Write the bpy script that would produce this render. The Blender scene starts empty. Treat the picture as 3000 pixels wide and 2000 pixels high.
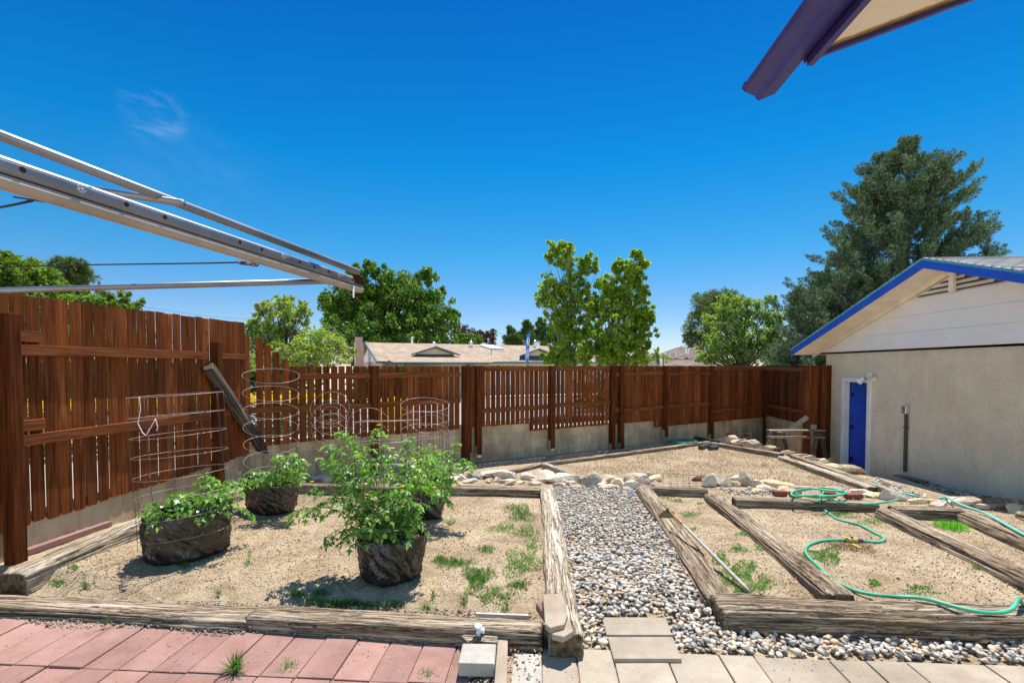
import bpy, math, random
import numpy as np
from mathutils import Vector, Matrix, noise as mn

R = math.radians
SC = bpy.context.scene
COL = SC.collection

# ---------------------------------------------------------------- camera
F = 1450.0                       # focal length in photo pixels (3000 wide)
YAW = R(3.94); PITCH = R(1.8)    # turned left of +Y, tipped slightly down
CAMZ = 1.64
HOR = 1072.0
PY0 = HOR + F * math.tan(PITCH)
cam_d = bpy.data.cameras.new('camera')
cam_d.sensor_width = 36.0
cam_d.lens = 36.0 * F / 3000.0
cam_d.shift_y = (PY0 - 1000.0) / 3000.0
cam_d.clip_start = 0.05; cam_d.clip_end = 3000
cam = bpy.data.objects.new('camera', cam_d)
cam.location = (0, 0, CAMZ)
cam.rotation_euler = (R(90) - PITCH, 0, YAW)
COL.objects.link(cam); SC.camera = cam

# ---------------------------------------------------------------- light
SUN_EL, SUN_AZ = R(66), R(12)    # azimuth from +Y towards +X
sd = Vector((math.sin(SUN_AZ)*math.cos(SUN_EL), math.cos(SUN_AZ)*math.cos(SUN_EL), math.sin(SUN_EL)))
sl = bpy.data.lights.new('sun', 'SUN'); sl.energy = 4.6; sl.angle = R(0.53); sl.color = (1.0, 0.955, 0.89)
so = bpy.data.objects.new('sun', sl); so.rotation_euler = sd.to_track_quat('Z', 'Y').to_euler(); so.location = (0, 0, 30)
COL.objects.link(so)
SKY_STRENGTH = 0.15
w = bpy.data.worlds.new('World'); SC.world = w; w.use_nodes = True
nt = w.node_tree; nt.nodes.clear()
wo = nt.nodes.new('ShaderNodeOutputWorld'); bg = nt.nodes.new('ShaderNodeBackground')
sky = nt.nodes.new('ShaderNodeTexSky'); sky.sky_type = 'NISHITA'; sky.sun_disc = False
sky.sun_elevation = SUN_EL; sky.sun_rotation = SUN_AZ
sky.altitude = 1600; sky.air_density = 1.0; sky.dust_density = 0.35; sky.ozone_density = 1.6
hs = nt.nodes.new('ShaderNodeHueSaturation'); hs.inputs['Saturation'].default_value = 1.28; hs.inputs['Value'].default_value = 1.0
nt.links.new(sky.outputs[0], hs.inputs['Color'])
# thin wisps of cirrus high on the left
tc = nt.nodes.new('ShaderNodeTexCoord')
def wisp(prev, d, lo, hi, amt, scale, stretch):
    dv = nt.nodes.new('ShaderNodeVectorMath'); dv.operation = 'DOT_PRODUCT'
    nt.links.new(tc.outputs['Generated'], dv.inputs[0]); dv.inputs[1].default_value = d
    mr = nt.nodes.new('ShaderNodeMapRange'); mr.interpolation_type = 'SMOOTHSTEP'
    mr.inputs['From Min'].default_value = lo; mr.inputs['From Max'].default_value = hi
    nt.links.new(dv.outputs['Value'], mr.inputs['Value'])
    mp = nt.nodes.new('ShaderNodeMapping'); mp.inputs['Scale'].default_value = stretch
    mp.inputs['Rotation'].default_value = (0, R(-35), 0)
    nt.links.new(tc.outputs['Generated'], mp.inputs['Vector'])
    nz = nt.nodes.new('ShaderNodeTexNoise'); nz.inputs['Scale'].default_value = scale; nz.inputs['Detail'].default_value = 7
    nz.inputs['Roughness'].default_value = 0.62; nz.inputs['Distortion'].default_value = 0.6
    nt.links.new(mp.outputs[0], nz.inputs['Vector'])
    m2 = nt.nodes.new('ShaderNodeMapRange'); m2.inputs['From Min'].default_value = 0.42; m2.inputs['From Max'].default_value = 0.75
    nt.links.new(nz.outputs['Fac'], m2.inputs['Value'])
    ml = nt.nodes.new('ShaderNodeMath'); ml.operation = 'MULTIPLY'
    nt.links.new(mr.outputs[0], ml.inputs[0]); nt.links.new(m2.outputs[0], ml.inputs[1])
    m3 = nt.nodes.new('ShaderNodeMath'); m3.operation = 'MULTIPLY'; m3.inputs[1].default_value = amt
    nt.links.new(ml.outputs[0], m3.inputs[0])
    mx = nt.nodes.new('ShaderNodeMixRGB'); mx.inputs['Color2'].default_value = (2.0, 2.7, 3.6, 1)
    nt.links.new(m3.outputs[0], mx.inputs['Fac']); nt.links.new(prev, mx.inputs['Color1'])
    return mx.outputs[0]

def ray(px, py):
    cy, sy = math.cos(YAW), math.sin(YAW)
    h = Vector((-sy, cy, 0)); r = Vector((cy, sy, 0)); z = Vector((0, 0, 1))
    fwd = h*math.cos(PITCH) - z*math.sin(PITCH); up = z*math.cos(PITCH) + h*math.sin(PITCH)
    return (fwd*F + r*(px-1500.0) + up*(PY0-py)).normalized()
CAM = Vector((0, 0, CAMZ))
HF = Vector((-math.sin(YAW), math.cos(YAW), 0)); HR = Vector((math.cos(YAW), math.sin(YAW), 0))
# deep clear blue in front (towards the sun side), warm brightening added behind the viewer to fill camera-facing surfaces
nrm_ = nt.nodes.new('ShaderNodeVectorMath'); nrm_.operation = 'NORMALIZE'; nt.links.new(tc.outputs['Generated'], nrm_.inputs[0])
sx = nt.nodes.new('ShaderNodeSeparateXYZ'); nt.links.new(nrm_.outputs[0], sx.inputs[0])
tr_ = nt.nodes.new('ShaderNodeValToRGB'); el_ = tr_.color_ramp.elements
for i_, (p_, c_) in enumerate([(0, (.43, .40, .46)), (.118, (.34, .41, .47)), (.217, (.17, .47, .51)), (.367, (.03, .47, .56)), (.59, (.02, .34, .52)), (1, (.35, .55, .75))]):
    if i_ > 1: el_.new(.5)
for i_, (p_, c_) in enumerate([(0, (.43, .40, .46)), (.118, (.34, .41, .47)), (.217, (.17, .47, .51)), (.367, (.03, .47, .56)), (.59, (.02, .34, .52)), (1, (.35, .55, .75))]):
    el_[i_].position = p_; el_[i_].color = (*c_, 1)
nt.links.new(sx.outputs[2], tr_.inputs[0])
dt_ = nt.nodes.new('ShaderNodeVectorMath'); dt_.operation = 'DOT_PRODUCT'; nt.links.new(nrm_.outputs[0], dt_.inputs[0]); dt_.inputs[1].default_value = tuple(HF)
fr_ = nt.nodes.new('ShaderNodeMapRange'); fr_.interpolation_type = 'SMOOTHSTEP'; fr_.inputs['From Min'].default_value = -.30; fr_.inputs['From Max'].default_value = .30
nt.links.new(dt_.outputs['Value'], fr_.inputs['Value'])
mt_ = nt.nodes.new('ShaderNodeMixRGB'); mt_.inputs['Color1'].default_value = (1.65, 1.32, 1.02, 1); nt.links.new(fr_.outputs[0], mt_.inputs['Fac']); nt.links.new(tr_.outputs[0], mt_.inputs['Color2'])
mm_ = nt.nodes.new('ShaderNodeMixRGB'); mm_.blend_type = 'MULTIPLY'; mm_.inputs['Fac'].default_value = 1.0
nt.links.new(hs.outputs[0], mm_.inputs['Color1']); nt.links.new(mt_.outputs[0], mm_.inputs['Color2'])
c1 = wisp(mm_.outputs[0], tuple(ray(450, 330)), 0.9986, 0.99998, 0.36, 12.0, (1.0, 1.0, 2.6))
c2 = wisp(c1, tuple(ray(560, 520)), 0.992, 1.0, 0.08, 6.0, (1.0, 1.0, 2.0))
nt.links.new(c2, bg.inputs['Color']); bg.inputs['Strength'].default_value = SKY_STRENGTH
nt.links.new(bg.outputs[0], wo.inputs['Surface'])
SC.view_settings.view_transform = 'Standard'; SC.view_settings.look = 'None'
SC.view_settings.exposure = 0.82; SC.view_settings.gamma = 1.0
SC.cycles.max_bounces = 8; SC.cycles.transparent_max_bounces = 8
try: SC.cycles.use_denoising = True
except Exception: pass

# ---------------------------------------------------------------- measuring helpers
def PZ(px, py, z):
    d = ray(px, py); t = (z-CAMZ)/d.z; return CAM + d*t
def PD(px, py, dep):
    d = ray(px, py); return CAM + d*(dep/d.dot(HF))
def PX(px, py, X):
    d = ray(px, py); return CAM + d*(X/d.x)
def C2W(xc, zc, z=0.0):
    p = HR*xc + HF*zc; return Vector((p.x, p.y, z))

def sstep(a, b, x):
    t = min(1.0, max(0.0, (x-a)/(b-a))); return t*t*(3-2*t)
_YS = [(-50, 0), (3.05, 0), (3.4, .05), (4.2, .045), (5, 0.0), (6, -.07), (7, -.12), (8.5, -.18), (10.5, -.22), (13, -.24), (16, -.38), (20, -.55), (60, -.7), (3000, -0.7)]
def lin(tab, x):
    if x <= tab[0][0]: return tab[0][1]
    for (a, va), (b, vb) in zip(tab, tab[1:]):
        if x <= b: return va + (vb-va)*(x-a)/(b-a)
    return tab[-1][1]
def trench(X, Y):
    if Y < 5.2 or Y > 14.9: return 0.0
    xe = 4.98 if Y < 10.7 else (4.98 + (4.2-4.98)*min(1, (Y-10.7)/1.9))
    if Y > 12.6: xe = 4.2 + (Y-12.6)*.1
    dep = lin([(5.2, 0), (6.4, .10), (7, .16), (8, .2), (9.2, .25), (10.2, .46), (12, .44), (14.9, .40)], Y)
    k = sstep(xe, xe+.5, X)
    if 7.0 < Y < 10.2: k = sstep(xe+.2, xe+1.3, X)*.99
    return dep*k
def gz(X, Y):
    z = lin(_YS, Y)
    if Y < 12: z += .07*sstep(-2.9, -3.9, X)*(1 if Y > 3.4 else 0)
    z -= trench(X, Y)
    if Y > 3.3 and Y < 15: z += .012*mn.noise(Vector((X*1.3, Y*1.3, 3.1)))
    return z
def G(px, py, h=0.0):
    """point on the ground (plus h) seen at a photo pixel"""
    d = ray(px, py); t = 1.0; prev = 1.0
    while t < 120:
        p = CAM + d*t
        if p.z < gz(p.x, p.y)+h: break
        prev = t; t += 0.05 if t < 20 else .3
    a, b = prev, t
    for _ in range(14):
        m = (a+b)/2; p = CAM+d*m
        if p.z < gz(p.x, p.y)+h: b = m
        else: a = m
    return CAM + d*b

# ---------------------------------------------------------------- object helpers
def tag(o, label=None, cat=None, group=None, kind=None):
    if label: o['label'] = label
    if cat: o['category'] = cat
    if group: o['group'] = group
    if kind: o['kind'] = kind
    return o
def thing(name, label, cat, loc=(0, 0, 0), rot=(0, 0, 0), group=None):
    o = bpy.data.objects.new(name, None); o.empty_display_size = .1
    COL.objects.link(o); o.location = loc; o.rotation_euler = rot
    return tag(o, label, cat, group)
def rootloc(o):
    v = Vector((0, 0, 0))
    while o is not None:
        v += Vector(o.location); o = o.parent
    return v
def np_mesh(name, V, faces, k):
    """V (n,3); faces (m,k) array"""
    me = bpy.data.meshes.new(name)
    V = np.asarray(V, dtype=np.float32); Fc = np.asarray(faces, dtype=np.int32)
    me.vertices.add(len(V)); me.vertices.foreach_set('co', V.ravel())
    me.loops.add(Fc.size); me.loops.foreach_set('vertex_index', Fc.ravel())
    me.polygons.add(len(Fc)); me.polygons.foreach_set('loop_start', np.arange(0, Fc.size, k, dtype=np.int32))
    me.polygons.foreach_set('loop_total', np.full(len(Fc), k, dtype=np.int32))
    me.update(calc_edges=True)
    return me
def link(name, me, mat, parent=None, loc=None, smooth=False):
    o = bpy.data.objects.new(name, me); COL.objects.link(o)
    if mat is not None: me.materials.append(mat)
    if parent is not None: o.parent = parent
    if loc is not None: o.location = loc
    if smooth: me.polygons.foreach_set('use_smooth', [True]*len(me.polygons))
    return o
class MB:
    def __init__(s): s.v = []; s.f = []
    def add(s, vs, fs):
        n = len(s.v); s.v += [tuple(v) for v in vs]; s.f += [tuple(i+n for i in f) for f in fs]
    def box(s, c, size, M=None, taper=None):
        x, y, z = [a/2 for a in size]
        P = [Vector((a*x, b*y, cc*z)) for cc in (-1, 1) for b in (-1, 1) for a in (-1, 1)]
        if taper:
            for p in P:
                if p.z > 0: p.x *= taper; p.y *= taper
        if M is not None: P = [M @ p for p in P]
        P = [p+Vector(c) for p in P]
        s.add(P, [(0, 2, 3, 1), (4, 5, 7, 6), (0, 1, 5, 4), (2, 6, 7, 3), (0, 4, 6, 2), (1, 3, 7, 5)])
    def bar(s, a, b, w, h, up=(0, 0, 1)):
        a = Vector(a); b = Vector(b); d = (b-a); L = d.length; d.normalize()
        u = Vector(up); sd_ = d.cross(u)
        if sd_.length < 1e-4: sd_ = d.cross(Vector((1, 0, 0)))
        sd_.normalize(); u = sd_.cross(d).normalized()
        M = Matrix((d, sd_, u)).transposed()
        s.box((a+b)/2, (L, w, h), M)
    def prism(s, pts, d):
        n = len(pts); d = Vector(d); P = [Vector(p) for p in pts]; Q = [p+d for p in P]
        s.add(P+Q, [tuple(range(n))[::-1], tuple(range(n, 2*n))] + [(i, (i+1) % n, n+(i+1) % n, n+i) for i in range(n)])
    def tube(s, pts, r, k=8, closed=False, caps=True):
        pts = [Vector(p) for p in pts]; n = len(pts)
        rr = r if isinstance(r, (list, tuple)) else [r]*n
        rings = []; ref = None
        for i, p in enumerate(pts):
            if closed: t = pts[(i+1) % n]-pts[i-1]
            else: t = pts[min(i+1, n-1)]-pts[max(i-1, 0)]
            if t.length < 1e-9: t = Vector((0, 0, 1))
            t.normalize()
            if ref is None:
                ref = t.cross(Vector((0, 0, 1)))
                if ref.length < 1e-3: ref = t.cross(Vector((1, 0, 0)))
            ref = ref - t*ref.dot(t)
            if ref.length < 1e-6: ref = t.orthogonal()
            ref.normalize(); b = t.cross(ref)
            rings.append([p + (ref*math.cos(2*math.pi*j/k) + b*math.sin(2*math.pi*j/k))*rr[i] for j in range(k)])
        vs = [v for r_ in rings for v in r_]; fs = []
        m = n if closed else n-1
        for i in range(m):
            a = i*k; b2 = ((i+1) % n)*k
            for j in range(k): fs.append((a+j, a+(j+1) % k, b2+(j+1) % k, b2+j))
        if caps and not closed:
            fs.append(tuple(range(k))[::-1]); fs.append(tuple(range((n-1)*k, n*k)))
        s.add(vs, fs)
    def lathe(s, c, prof, k=20, M=None):
        vs = []; fs = []
        for (r, z) in prof:
            for j in range(k):
                p = Vector((r*math.cos(2*math.pi*j/k), r*math.sin(2*math.pi*j/k), z))
                if M is not None: p = M @ p
                vs.append(p+Vector(c))
        for i in range(len(prof)-1):
            for j in range(k): fs.append((i*k+j, i*k+(j+1) % k, (i+1)*k+(j+1) % k, (i+1)*k+j))
        fs.append(tuple(range(k))[::-1]); fs.append(tuple(range((len(prof)-1)*k, len(prof)*k)))
        s.add(vs, fs)
    def build(s, name, mat, parent=None, loc=None, smooth=False, bevel=0):
        o0 = rootloc(parent) if parent is not None else (Vector(loc) if loc is not None else Vector((0, 0, 0)))
        me = bpy.data.meshes.new(name)
        me.from_pydata([(v[0]-o0.x, v[1]-o0.y, v[2]-o0.z) for v in s.v], [], s.f); me.update()
        o = link(name, me, mat, parent, None if parent is not None else o0, smooth)
        if bevel:
            m = o.modifiers.new('bevel', 'BEVEL'); m.width = bevel; m.segments = 2; m.limit_method = 'ANGLE'
        return o

# ---------------------------------------------------------------- materials
class NM:
    def __init__(s, name, rough=.8, spec=.3):
        s.m = bpy.data.materials.new(name); s.m.use_nodes = True; s.t = s.m.node_tree
        s.b = s.t.nodes['Principled BSDF']; s.b.inputs['Roughness'].default_value = rough
        s.b.inputs['Specular IOR Level'].default_value = spec
        s.tc = s.t.nodes.new('ShaderNodeTexCoord'); s.geo = s.t.nodes.new('ShaderNodeNewGeometry')
    def n(s, t, **kw):
        x = s.t.nodes.new(t)
        for k, v in kw.items():
            if k in x.inputs: x.inputs[k].default_value = v
            else: setattr(x, k, v)
        return x
    def l(s, a, b): s.t.links.new(a, b)
    def coord(s, scale=(1, 1, 1), rnd=0.0, rot=(0, 0, 0)):
        mp = s.n('ShaderNodeMapping'); mp.inputs['Scale'].default_value = scale; mp.inputs['Rotation'].default_value = rot
        s.l(s.tc.outputs['Object'], mp.inputs['Vector'])
        if rnd:
            vm = s.n('ShaderNodeVectorMath', operation='SCALE'); vm.inputs[0].default_value = (13.7, 7.3, 19.1)
            m = s.n('ShaderNodeMath', operation='MULTIPLY'); m.inputs[1].default_value = rnd
            s.l(s.geo.outputs['Random Per Island'], m.inputs[0]); s.l(m.outputs[0], vm.inputs['Scale'])
            ad = s.n('ShaderNodeVectorMath', operation='ADD'); s.l(mp.outputs[0], ad.inputs[0]); s.l(vm.outputs[0], ad.inputs[1])
            return ad.outputs[0]
        return mp.outputs[0]
    def noise(s, vec, scale, detail=5, rough=.6, dist=0):
        x = s.n('ShaderNodeTexNoise', Scale=scale, Detail=detail, Roughness=rough, Distortion=dist); s.l(vec, x.inputs['Vector']); return x.outputs['Fac']
    def vor(s, vec, scale, feature='F1', out='Distance'):
        x = s.n('ShaderNodeTexVoronoi', feature=feature); x.inputs['Scale'].default_value = scale; s.l(vec, x.inputs['Vector']); return x.outputs[out]
    def ramp(s, fac, stops, interp='LINEAR'):
        x = s.n('ShaderNodeValToRGB'); x.color_ramp.interpolation = interp; e = x.color_ramp.elements
        while len(e) < len(stops): e.new(.5)
        for i, (p, c) in enumerate(stops): e[i].position = p; e[i].color = (c[0], c[1], c[2], 1) if len(c) == 3 else c
        s.l(fac, x.inputs[0]); return x.outputs[0]
    def mix(s, a, b, fac, mode='MIX'):
        x = s.n('ShaderNodeMixRGB', blend_type=mode)
        for inp, v in (('Fac', fac), ('Color1', a), ('Color2', b)):
            if isinstance(v, (int, float)): x.inputs[inp].default_value = v
            elif isinstance(v, tuple): x.inputs[inp].default_value = (*v, 1)
            else: s.l(v, x.inputs[inp])
        return x.outputs[0]
    def mr(s, v, a, b, c=0., d=1.):
        x = s.n('ShaderNodeMapRange'); s.l(v, x.inputs['Value'])
        x.inputs['From Min'].default_value = a; x.inputs['From Max'].default_value = b
        x.inputs['To Min'].default_value = c; x.inputs['To Max'].default_value = d; return x.outputs[0]
    def bump(s, h, strength=.5, dist=.01, prev=None):
        x = s.n('ShaderNodeBump'); x.inputs['Strength'].default_value = strength; x.inputs['Distance'].default_value = dist
        s.l(h, x.inputs['Height'])
        if prev is not None: s.l(prev, x.inputs['Normal'])
        s.l(x.outputs[0], s.b.inputs['Normal']); return x.outputs[0]
    def col(s, c):
        if isinstance(c, tuple): s.b.inputs['Base Color'].default_value = (*c, 1)
        else: s.l(c, s.b.inputs['Base Color'])
        return s
    def rgh(s, v): s.l(v, s.b.inputs['Roughness']); return s

def mat_timber(name, light, mid, dark, seed=0):
    m = NM(name, .95, .04)
    v = m.coord((1.8, 56, 56), 0); v2 = m.coord((.8, 6, 6)); v3 = m.coord((5, 150, 150)); v4 = m.coord((.9, 26, 26))
    a = m.noise(v, 1.0, 8, .7, .5); b = m.noise(v2, 1.3, 4, .6, .8); c = m.noise(v3, 1.0, 4, .65); d4 = m.noise(v4, 1.0, 6, .6, .9)
    base = m.ramp(a, [(.30, dark), (.42, mid), (.6, light), (.85, tuple(min(1, x*1.15) for x in light))])
    tint = m.ramp(b, [(.35, (.62, .55, .48)), (.6, (1, 1, 1))])
    colr = m.mix(base, tint, .75, 'MULTIPLY')
    crack = m.ramp(c, [(.36, (.28, .24, .2)), (.46, (1, 1, 1))])
    colr = m.mix(colr, crack, .7, 'MULTIPLY')
    rid = m.n('ShaderNodeMath', operation='SUBTRACT'); m.l(d4, rid.inputs[0]); rid.inputs[1].default_value = .5
    ab = m.n('ShaderNodeMath', operation='ABSOLUTE'); m.l(rid.outputs[0], ab.inputs[0])
    rid2 = m.n('ShaderNodeMath', operation='SUBTRACT'); m.l(a, rid2.inputs[0]); rid2.inputs[1].default_value = .47
    ab2 = m.n('ShaderNodeMath', operation='ABSOLUTE'); m.l(rid2.outputs[0], ab2.inputs[0])
    ck = m.mix(m.ramp(ab.outputs[0], [(0.0, (.16, .13, .11)), (.008, (.5, .47, .45)), (.02, (1, 1, 1))]), m.ramp(ab2.outputs[0], [(0.0, (.5, .46, .43)), (.010, (1, 1, 1))]), 1.0, 'MULTIPLY')
    colr = m.mix(colr, ck, .9, 'MULTIPLY')
    sn = m.n('ShaderNodeSeparateXYZ'); m.l(m.tc.outputs['Normal'], sn.inputs[0])
    an = m.n('ShaderNodeMath', operation='ABSOLUTE'); m.l(sn.outputs[0], an.inputs[0]); endf = m.mr(an.outputs[0], .6, .85)
    iso = m.noise(m.coord((1, 1, 1)), 26, 5, .7, .6); endc = m.ramp(iso, [(.35, (.05, .034, .02)), (.65, (.20, .145, .09))])
    colr = m.mix(colr, endc, endf)
    m.col(colr)
    h = m.mix(m.mix(m.mix(a, c, .35), ck, .5), (.5, .5, .5), endf)
    m.bump(h, 1.0, .02)
    return m.m
M_TIM = mat_timber('weathered_timber', (.50, .405, .30), (.34, .26, .18), (.085, .055, .036))
M_TIM2 = mat_timber('grey_timber', (.47, .385, .285), (.29, .22, .15), (.055, .036, .023))
M_TIMP = mat_timber('pale_timber', (.62, .54, .42), (.50, .42, .315), (.28, .215, .15))
M_TIMD = mat_timber('dark_grey_beam', (.20, .17, .15), (.09, .075, .065), (.02, .016, .014))

def mat_fence(name, k=1.0):
    m = NM(name, .8, .06)
    v = m.coord((46, 46, 1.8), 1.0); v2 = m.coord((3, 3, .9), 1.0); v3 = m.coord((120, 120, 4), 1.0)
    a = m.noise(v, 1.0, 5, .6, .6); b = m.noise(v2, 1.4, 4, .6); c = m.noise(v3, 1, 2, .5)
    base = m.ramp(a, [(.28, (.085*k, .025*k, .008*k)), (.5, (.27*k, .080*k, .023*k)), (.72, (.43*k, .140*k, .046*k))])
    rnd = m.ramp(m.geo.outputs['Random Per Island'], [(0, (.62, .62, .62)), (.5, (.92, .92, .9)), (1, (1.22, 1.2, 1.12))])
    colr = m.mix(base, rnd, 1.0, 'MULTIPLY')
    colr = m.mix(colr, m.ramp(b, [(.3, (.55, .5, .5)), (.6, (1.05, 1, 1))]), .8, 'MULTIPLY')
    # knots
    kv = m.vor(m.coord((5.5, 5.5, 2.2), 1.0), 1.0)
    colr = m.mix(colr, (.05, .016, .008), m.mr(kv, .10, .03), 'MIX')
    m.col(colr); m.bump(m.mix(a, c, .5), .5, .004)
    return m.m
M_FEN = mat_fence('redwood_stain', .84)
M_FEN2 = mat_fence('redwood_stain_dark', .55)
def mat_fence_h():
    m = NM('redwood_rail', .8, .06)
    v = m.coord((1.6, 1.6, 38), 1.0)
    a = m.noise(v, 1.0, 5, .6, .8)
    m.col(m.ramp(a, [(.28, (.07, .021, .008)), (.5, (.20, .064, .021)), (.72, (.32, .115, .042))])); m.bump(a, .5, .004)
    return m.m
M_RAIL = mat_fence_h()

def mat_block():
    m = NM('concrete_block', .95, .1)
    v = m.coord((1, 1, 1)); 
    a = m.noise(v, 3.0, 6, .65); b = m.noise(v, 160, 3, .6); c = m.noise(m.coord((2.4, 2.4, .7)), 1.6, 4, .6)
    base = m.ramp(a, [(.3, (.46, .345, .22)), (.7, (.66, .52, .36))])
    col = m.mix(base, m.ramp(c, [(.38, (.62, .58, .54)), (.6, (1.05, 1.04, 1.02))]), .8, 'MULTIPLY')
    col = m.mix(col, m.ramp(b, [(.35, (.55, .55, .55)), (.55, (1.1, 1.1, 1.1))]), .55, 'MULTIPLY')
    rn = m.ramp(m.geo.outputs['Random Per Island'], [(0, (.86, .86, .86)), (1, (1.1, 1.08, 1.05))])
    m.col(m.mix(col, rn, 1., 'MULTIPLY')); m.bump(b, .7, .004)
    return m.m
M_BLOCK = mat_block()
def mat_conc(name, c1, c2, speck=.5, scale=1.0, rnd=.12, bump=.6):
    m = NM(name, .93, .15)
    v = m.coord((1, 1, 1)); a = m.noise(v, 4*scale, 6, .7); b = m.noise(v, 230*scale, 3, .7); c = m.vor(v, 160*scale)
    base = m.ramp(a, [(.3, c1), (.7, c2)])
    col = m.mix(base, m.ramp(b, [(.3, (.5, .48, .46)), (.5, (1, 1, 1)), (.72, (1.25, 1.25, 1.25))]), speck, 'MULTIPLY')
    big = m.noise(v, 1.3, 5, .65, .5)
    col = m.mix(col, m.ramp(big, [(.35, (.72, .68, .64)), (.55, (1, 1, 1))]), .65, 'MULTIPLY')
    rn = m.ramp(m.geo.outputs['Random Per Island'], [(0, (1-rnd,)*3), (1, (1+rnd,)*3)])
    m.col(m.mix(col, rn, 1., 'MULTIPLY'))
    n = m.bump(b, bump, .003); m.bump(c, .25, .004, n)
    return m.m
M_RED = mat_conc('red_paver', (.27, .15, .122), (.375, .225, .19), .75, rnd=.13)
M_BEIGE = mat_conc('beige_paver', (.33, .275, .21), (.45, .385, .30), .6)
M_GREYC = mat_conc('grey_concrete', (.38, .355, .31), (.55, .52, .46), .6)
M_CAP = mat_conc('brown_concrete', (.30, .235, .17), (.48, .40, .31), .6)
M_BRICK = mat_conc('red_brick', (.20, .06, .045), (.32, .12, .09), .5)
M_WHITEC = mat_conc('chalky_concrete', (.55, .52, .46), (.72, .69, .63), .3)
def mat_stucco():
    m = NM('stucco', .95, .1)
    v = m.coord((1, 1, 1)); a = m.noise(v, .9, 6, .7, .6); b = m.noise(v, 46, 5, .7, .8); c = m.noise(m.coord((3, 3, .9)), 1.2, 4, .6)
    base = m.ramp(a, [(.3, (.74, .60, .41)), (.7, (.86, .73, .54))])
    col = m.mix(base, m.ramp(b, [(.36, (.62, .60, .58)), (.56, (1.08, 1.08, 1.08))]), .6, 'MULTIPLY')
    col = m.mix(col, m.ramp(c, [(.35, (.86, .83, .80)), (.6, (1.03, 1.03, 1.03))]), .4, 'MULTIPLY')
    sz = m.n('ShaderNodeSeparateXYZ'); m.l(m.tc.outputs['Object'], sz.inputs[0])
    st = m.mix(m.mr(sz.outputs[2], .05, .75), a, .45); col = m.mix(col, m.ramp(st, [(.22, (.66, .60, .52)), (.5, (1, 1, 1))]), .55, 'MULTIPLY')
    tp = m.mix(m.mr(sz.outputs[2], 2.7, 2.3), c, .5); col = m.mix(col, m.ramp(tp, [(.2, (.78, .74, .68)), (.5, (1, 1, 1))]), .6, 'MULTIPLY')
    ckv = m.n('ShaderNodeTexVoronoi', feature='DISTANCE_TO_EDGE'); ckv.inputs['Scale'].default_value = .55
    wv = m.n('ShaderNodeTexNoise', Scale=3.0, Detail=6); m.l(v, wv.inputs['Vector']); ad = m.mix(v, wv.outputs['Color'], .22); m.l(ad, ckv.inputs['Vector'])
    col = m.mix(col, m.ramp(ckv.outputs['Distance'], [(0, (.72, .68, .62)), (.0025, (1, 1, 1))]), .5, 'MULTIPLY')
    pt = m.noise(v, 2.3, 3, .5, .3); col = m.mix(col, m.ramp(pt, [(.45, (1, 1, 1)), (.62, (1.09, 1.08, 1.06))]), .8, 'MULTIPLY')
    m.col(col); m.bump(b, 1.0, .012)
    return m.m
M_STUC = mat_stucco()
def mat_plain(name, c, rough=.6, spec=.4, metal=0, var=.12, bscale=40, bump=.12, scale=3):
    m = NM(name, rough, spec); v = m.coord((1, 1, 1)); a = m.noise(v, scale, 5, .65); b = m.noise(v, bscale, 4, .6)
    lo = tuple(x*(1-var) for x in c); hi = tuple(min(1, x*(1+var)) for x in c)
    m.col(m.ramp(a, [(.3, lo), (.7, hi)])); m.bump(b, bump, .003)
    m.b.inputs['Metallic'].default_value = metal
    m.rgh(m.mr(b, .3, .7, max(0, rough-.08), min(1, rough+.08)))
    return m.m
M_WHITEP = mat_plain('white_paint', (.80, .77, .72), .6, .3)
M_SOFFIT = mat_plain('cream_soffit', (.82, .74, .63), .7, .2)
M_SIDING = mat_plain('white_siding', (.84, .79, .76), .65, .3, var=.04)
M_BLUE = mat_plain('blue_fascia', (.012, .085, .55), .45, .4)
M_DOOR = mat_plain('blue_door', (.004, .055, .42), .45, .4, var=.2)
M_TEAL = mat_plain('teal_drip_edge', (.03, .30, .50), .4, .5)
M_PURP = mat_plain('purple_gutter', (.042, .036, .20), .38, .5, var=.2, scale=9)
M_BRASS = mat_plain('bronze', (.06, .035, .015), .45, .5, .8)
M_BLACKM = mat_plain('black_metal', (.02, .02, .022), .5, .4, .3)
M_PIPE = mat_plain('galvanised', (.10, .085, .07), .55, .5, .4)
M_WIRE = mat_plain('cage_wire', (.36, .27, .23), .5, .5, .5)
M_WIRED = mat_plain('rusty_wire', (.12, .075, .06), .7, .4, .4)
M_STRING = mat_plain('white_string', (.8, .78, .74), .8, .2)
M_ROPE = mat_plain('black_line', (.012, .012, .013), .6, .3)
M_HOSE = mat_plain('green_hose', (.085, .43, .25), .42, .4, var=.25, scale=5)
M_HOSE2 = mat_plain('turquoise_hose', (.15, .55, .45), .42, .4, var=.2)
M_HOSE3 = mat_plain('dark_green_hose', (.01, .22, .15), .4, .4, var=.3)
M_YEL = mat_plain('yellow_plastic', (.62, .42, .09), .5, .4, var=.25, scale=40)
M_GREYPL = mat_plain('dark_grey_plastic', (.045, .055, .065), .5, .4)
M_PVC = mat_plain('white_pvc', (.72, .74, .78), .35, .5)
M_HANDLE = mat_plain('grey_handle', (.38, .35, .31), .7, .3, var=.2, scale=20)
M_HOE = mat_plain('rusty_steel', (.22, .155, .075), .6, .4, .3, var=.3, scale=25)
M_COPPER = mat_plain('orange_ferrule', (.45, .2, .07), .5, .4, .4)
M_GLASS = mat_plain('lamp_glass', (.55, .52, .42), .15, .6)
M_ASPH = mat_plain('asphalt_street', (.26, .25, .24), .95, .1, bscale=90, bump=.4)
M_SIDEW = mat_plain('sidewalk', (.60, .56, .50), .95, .1)
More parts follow.
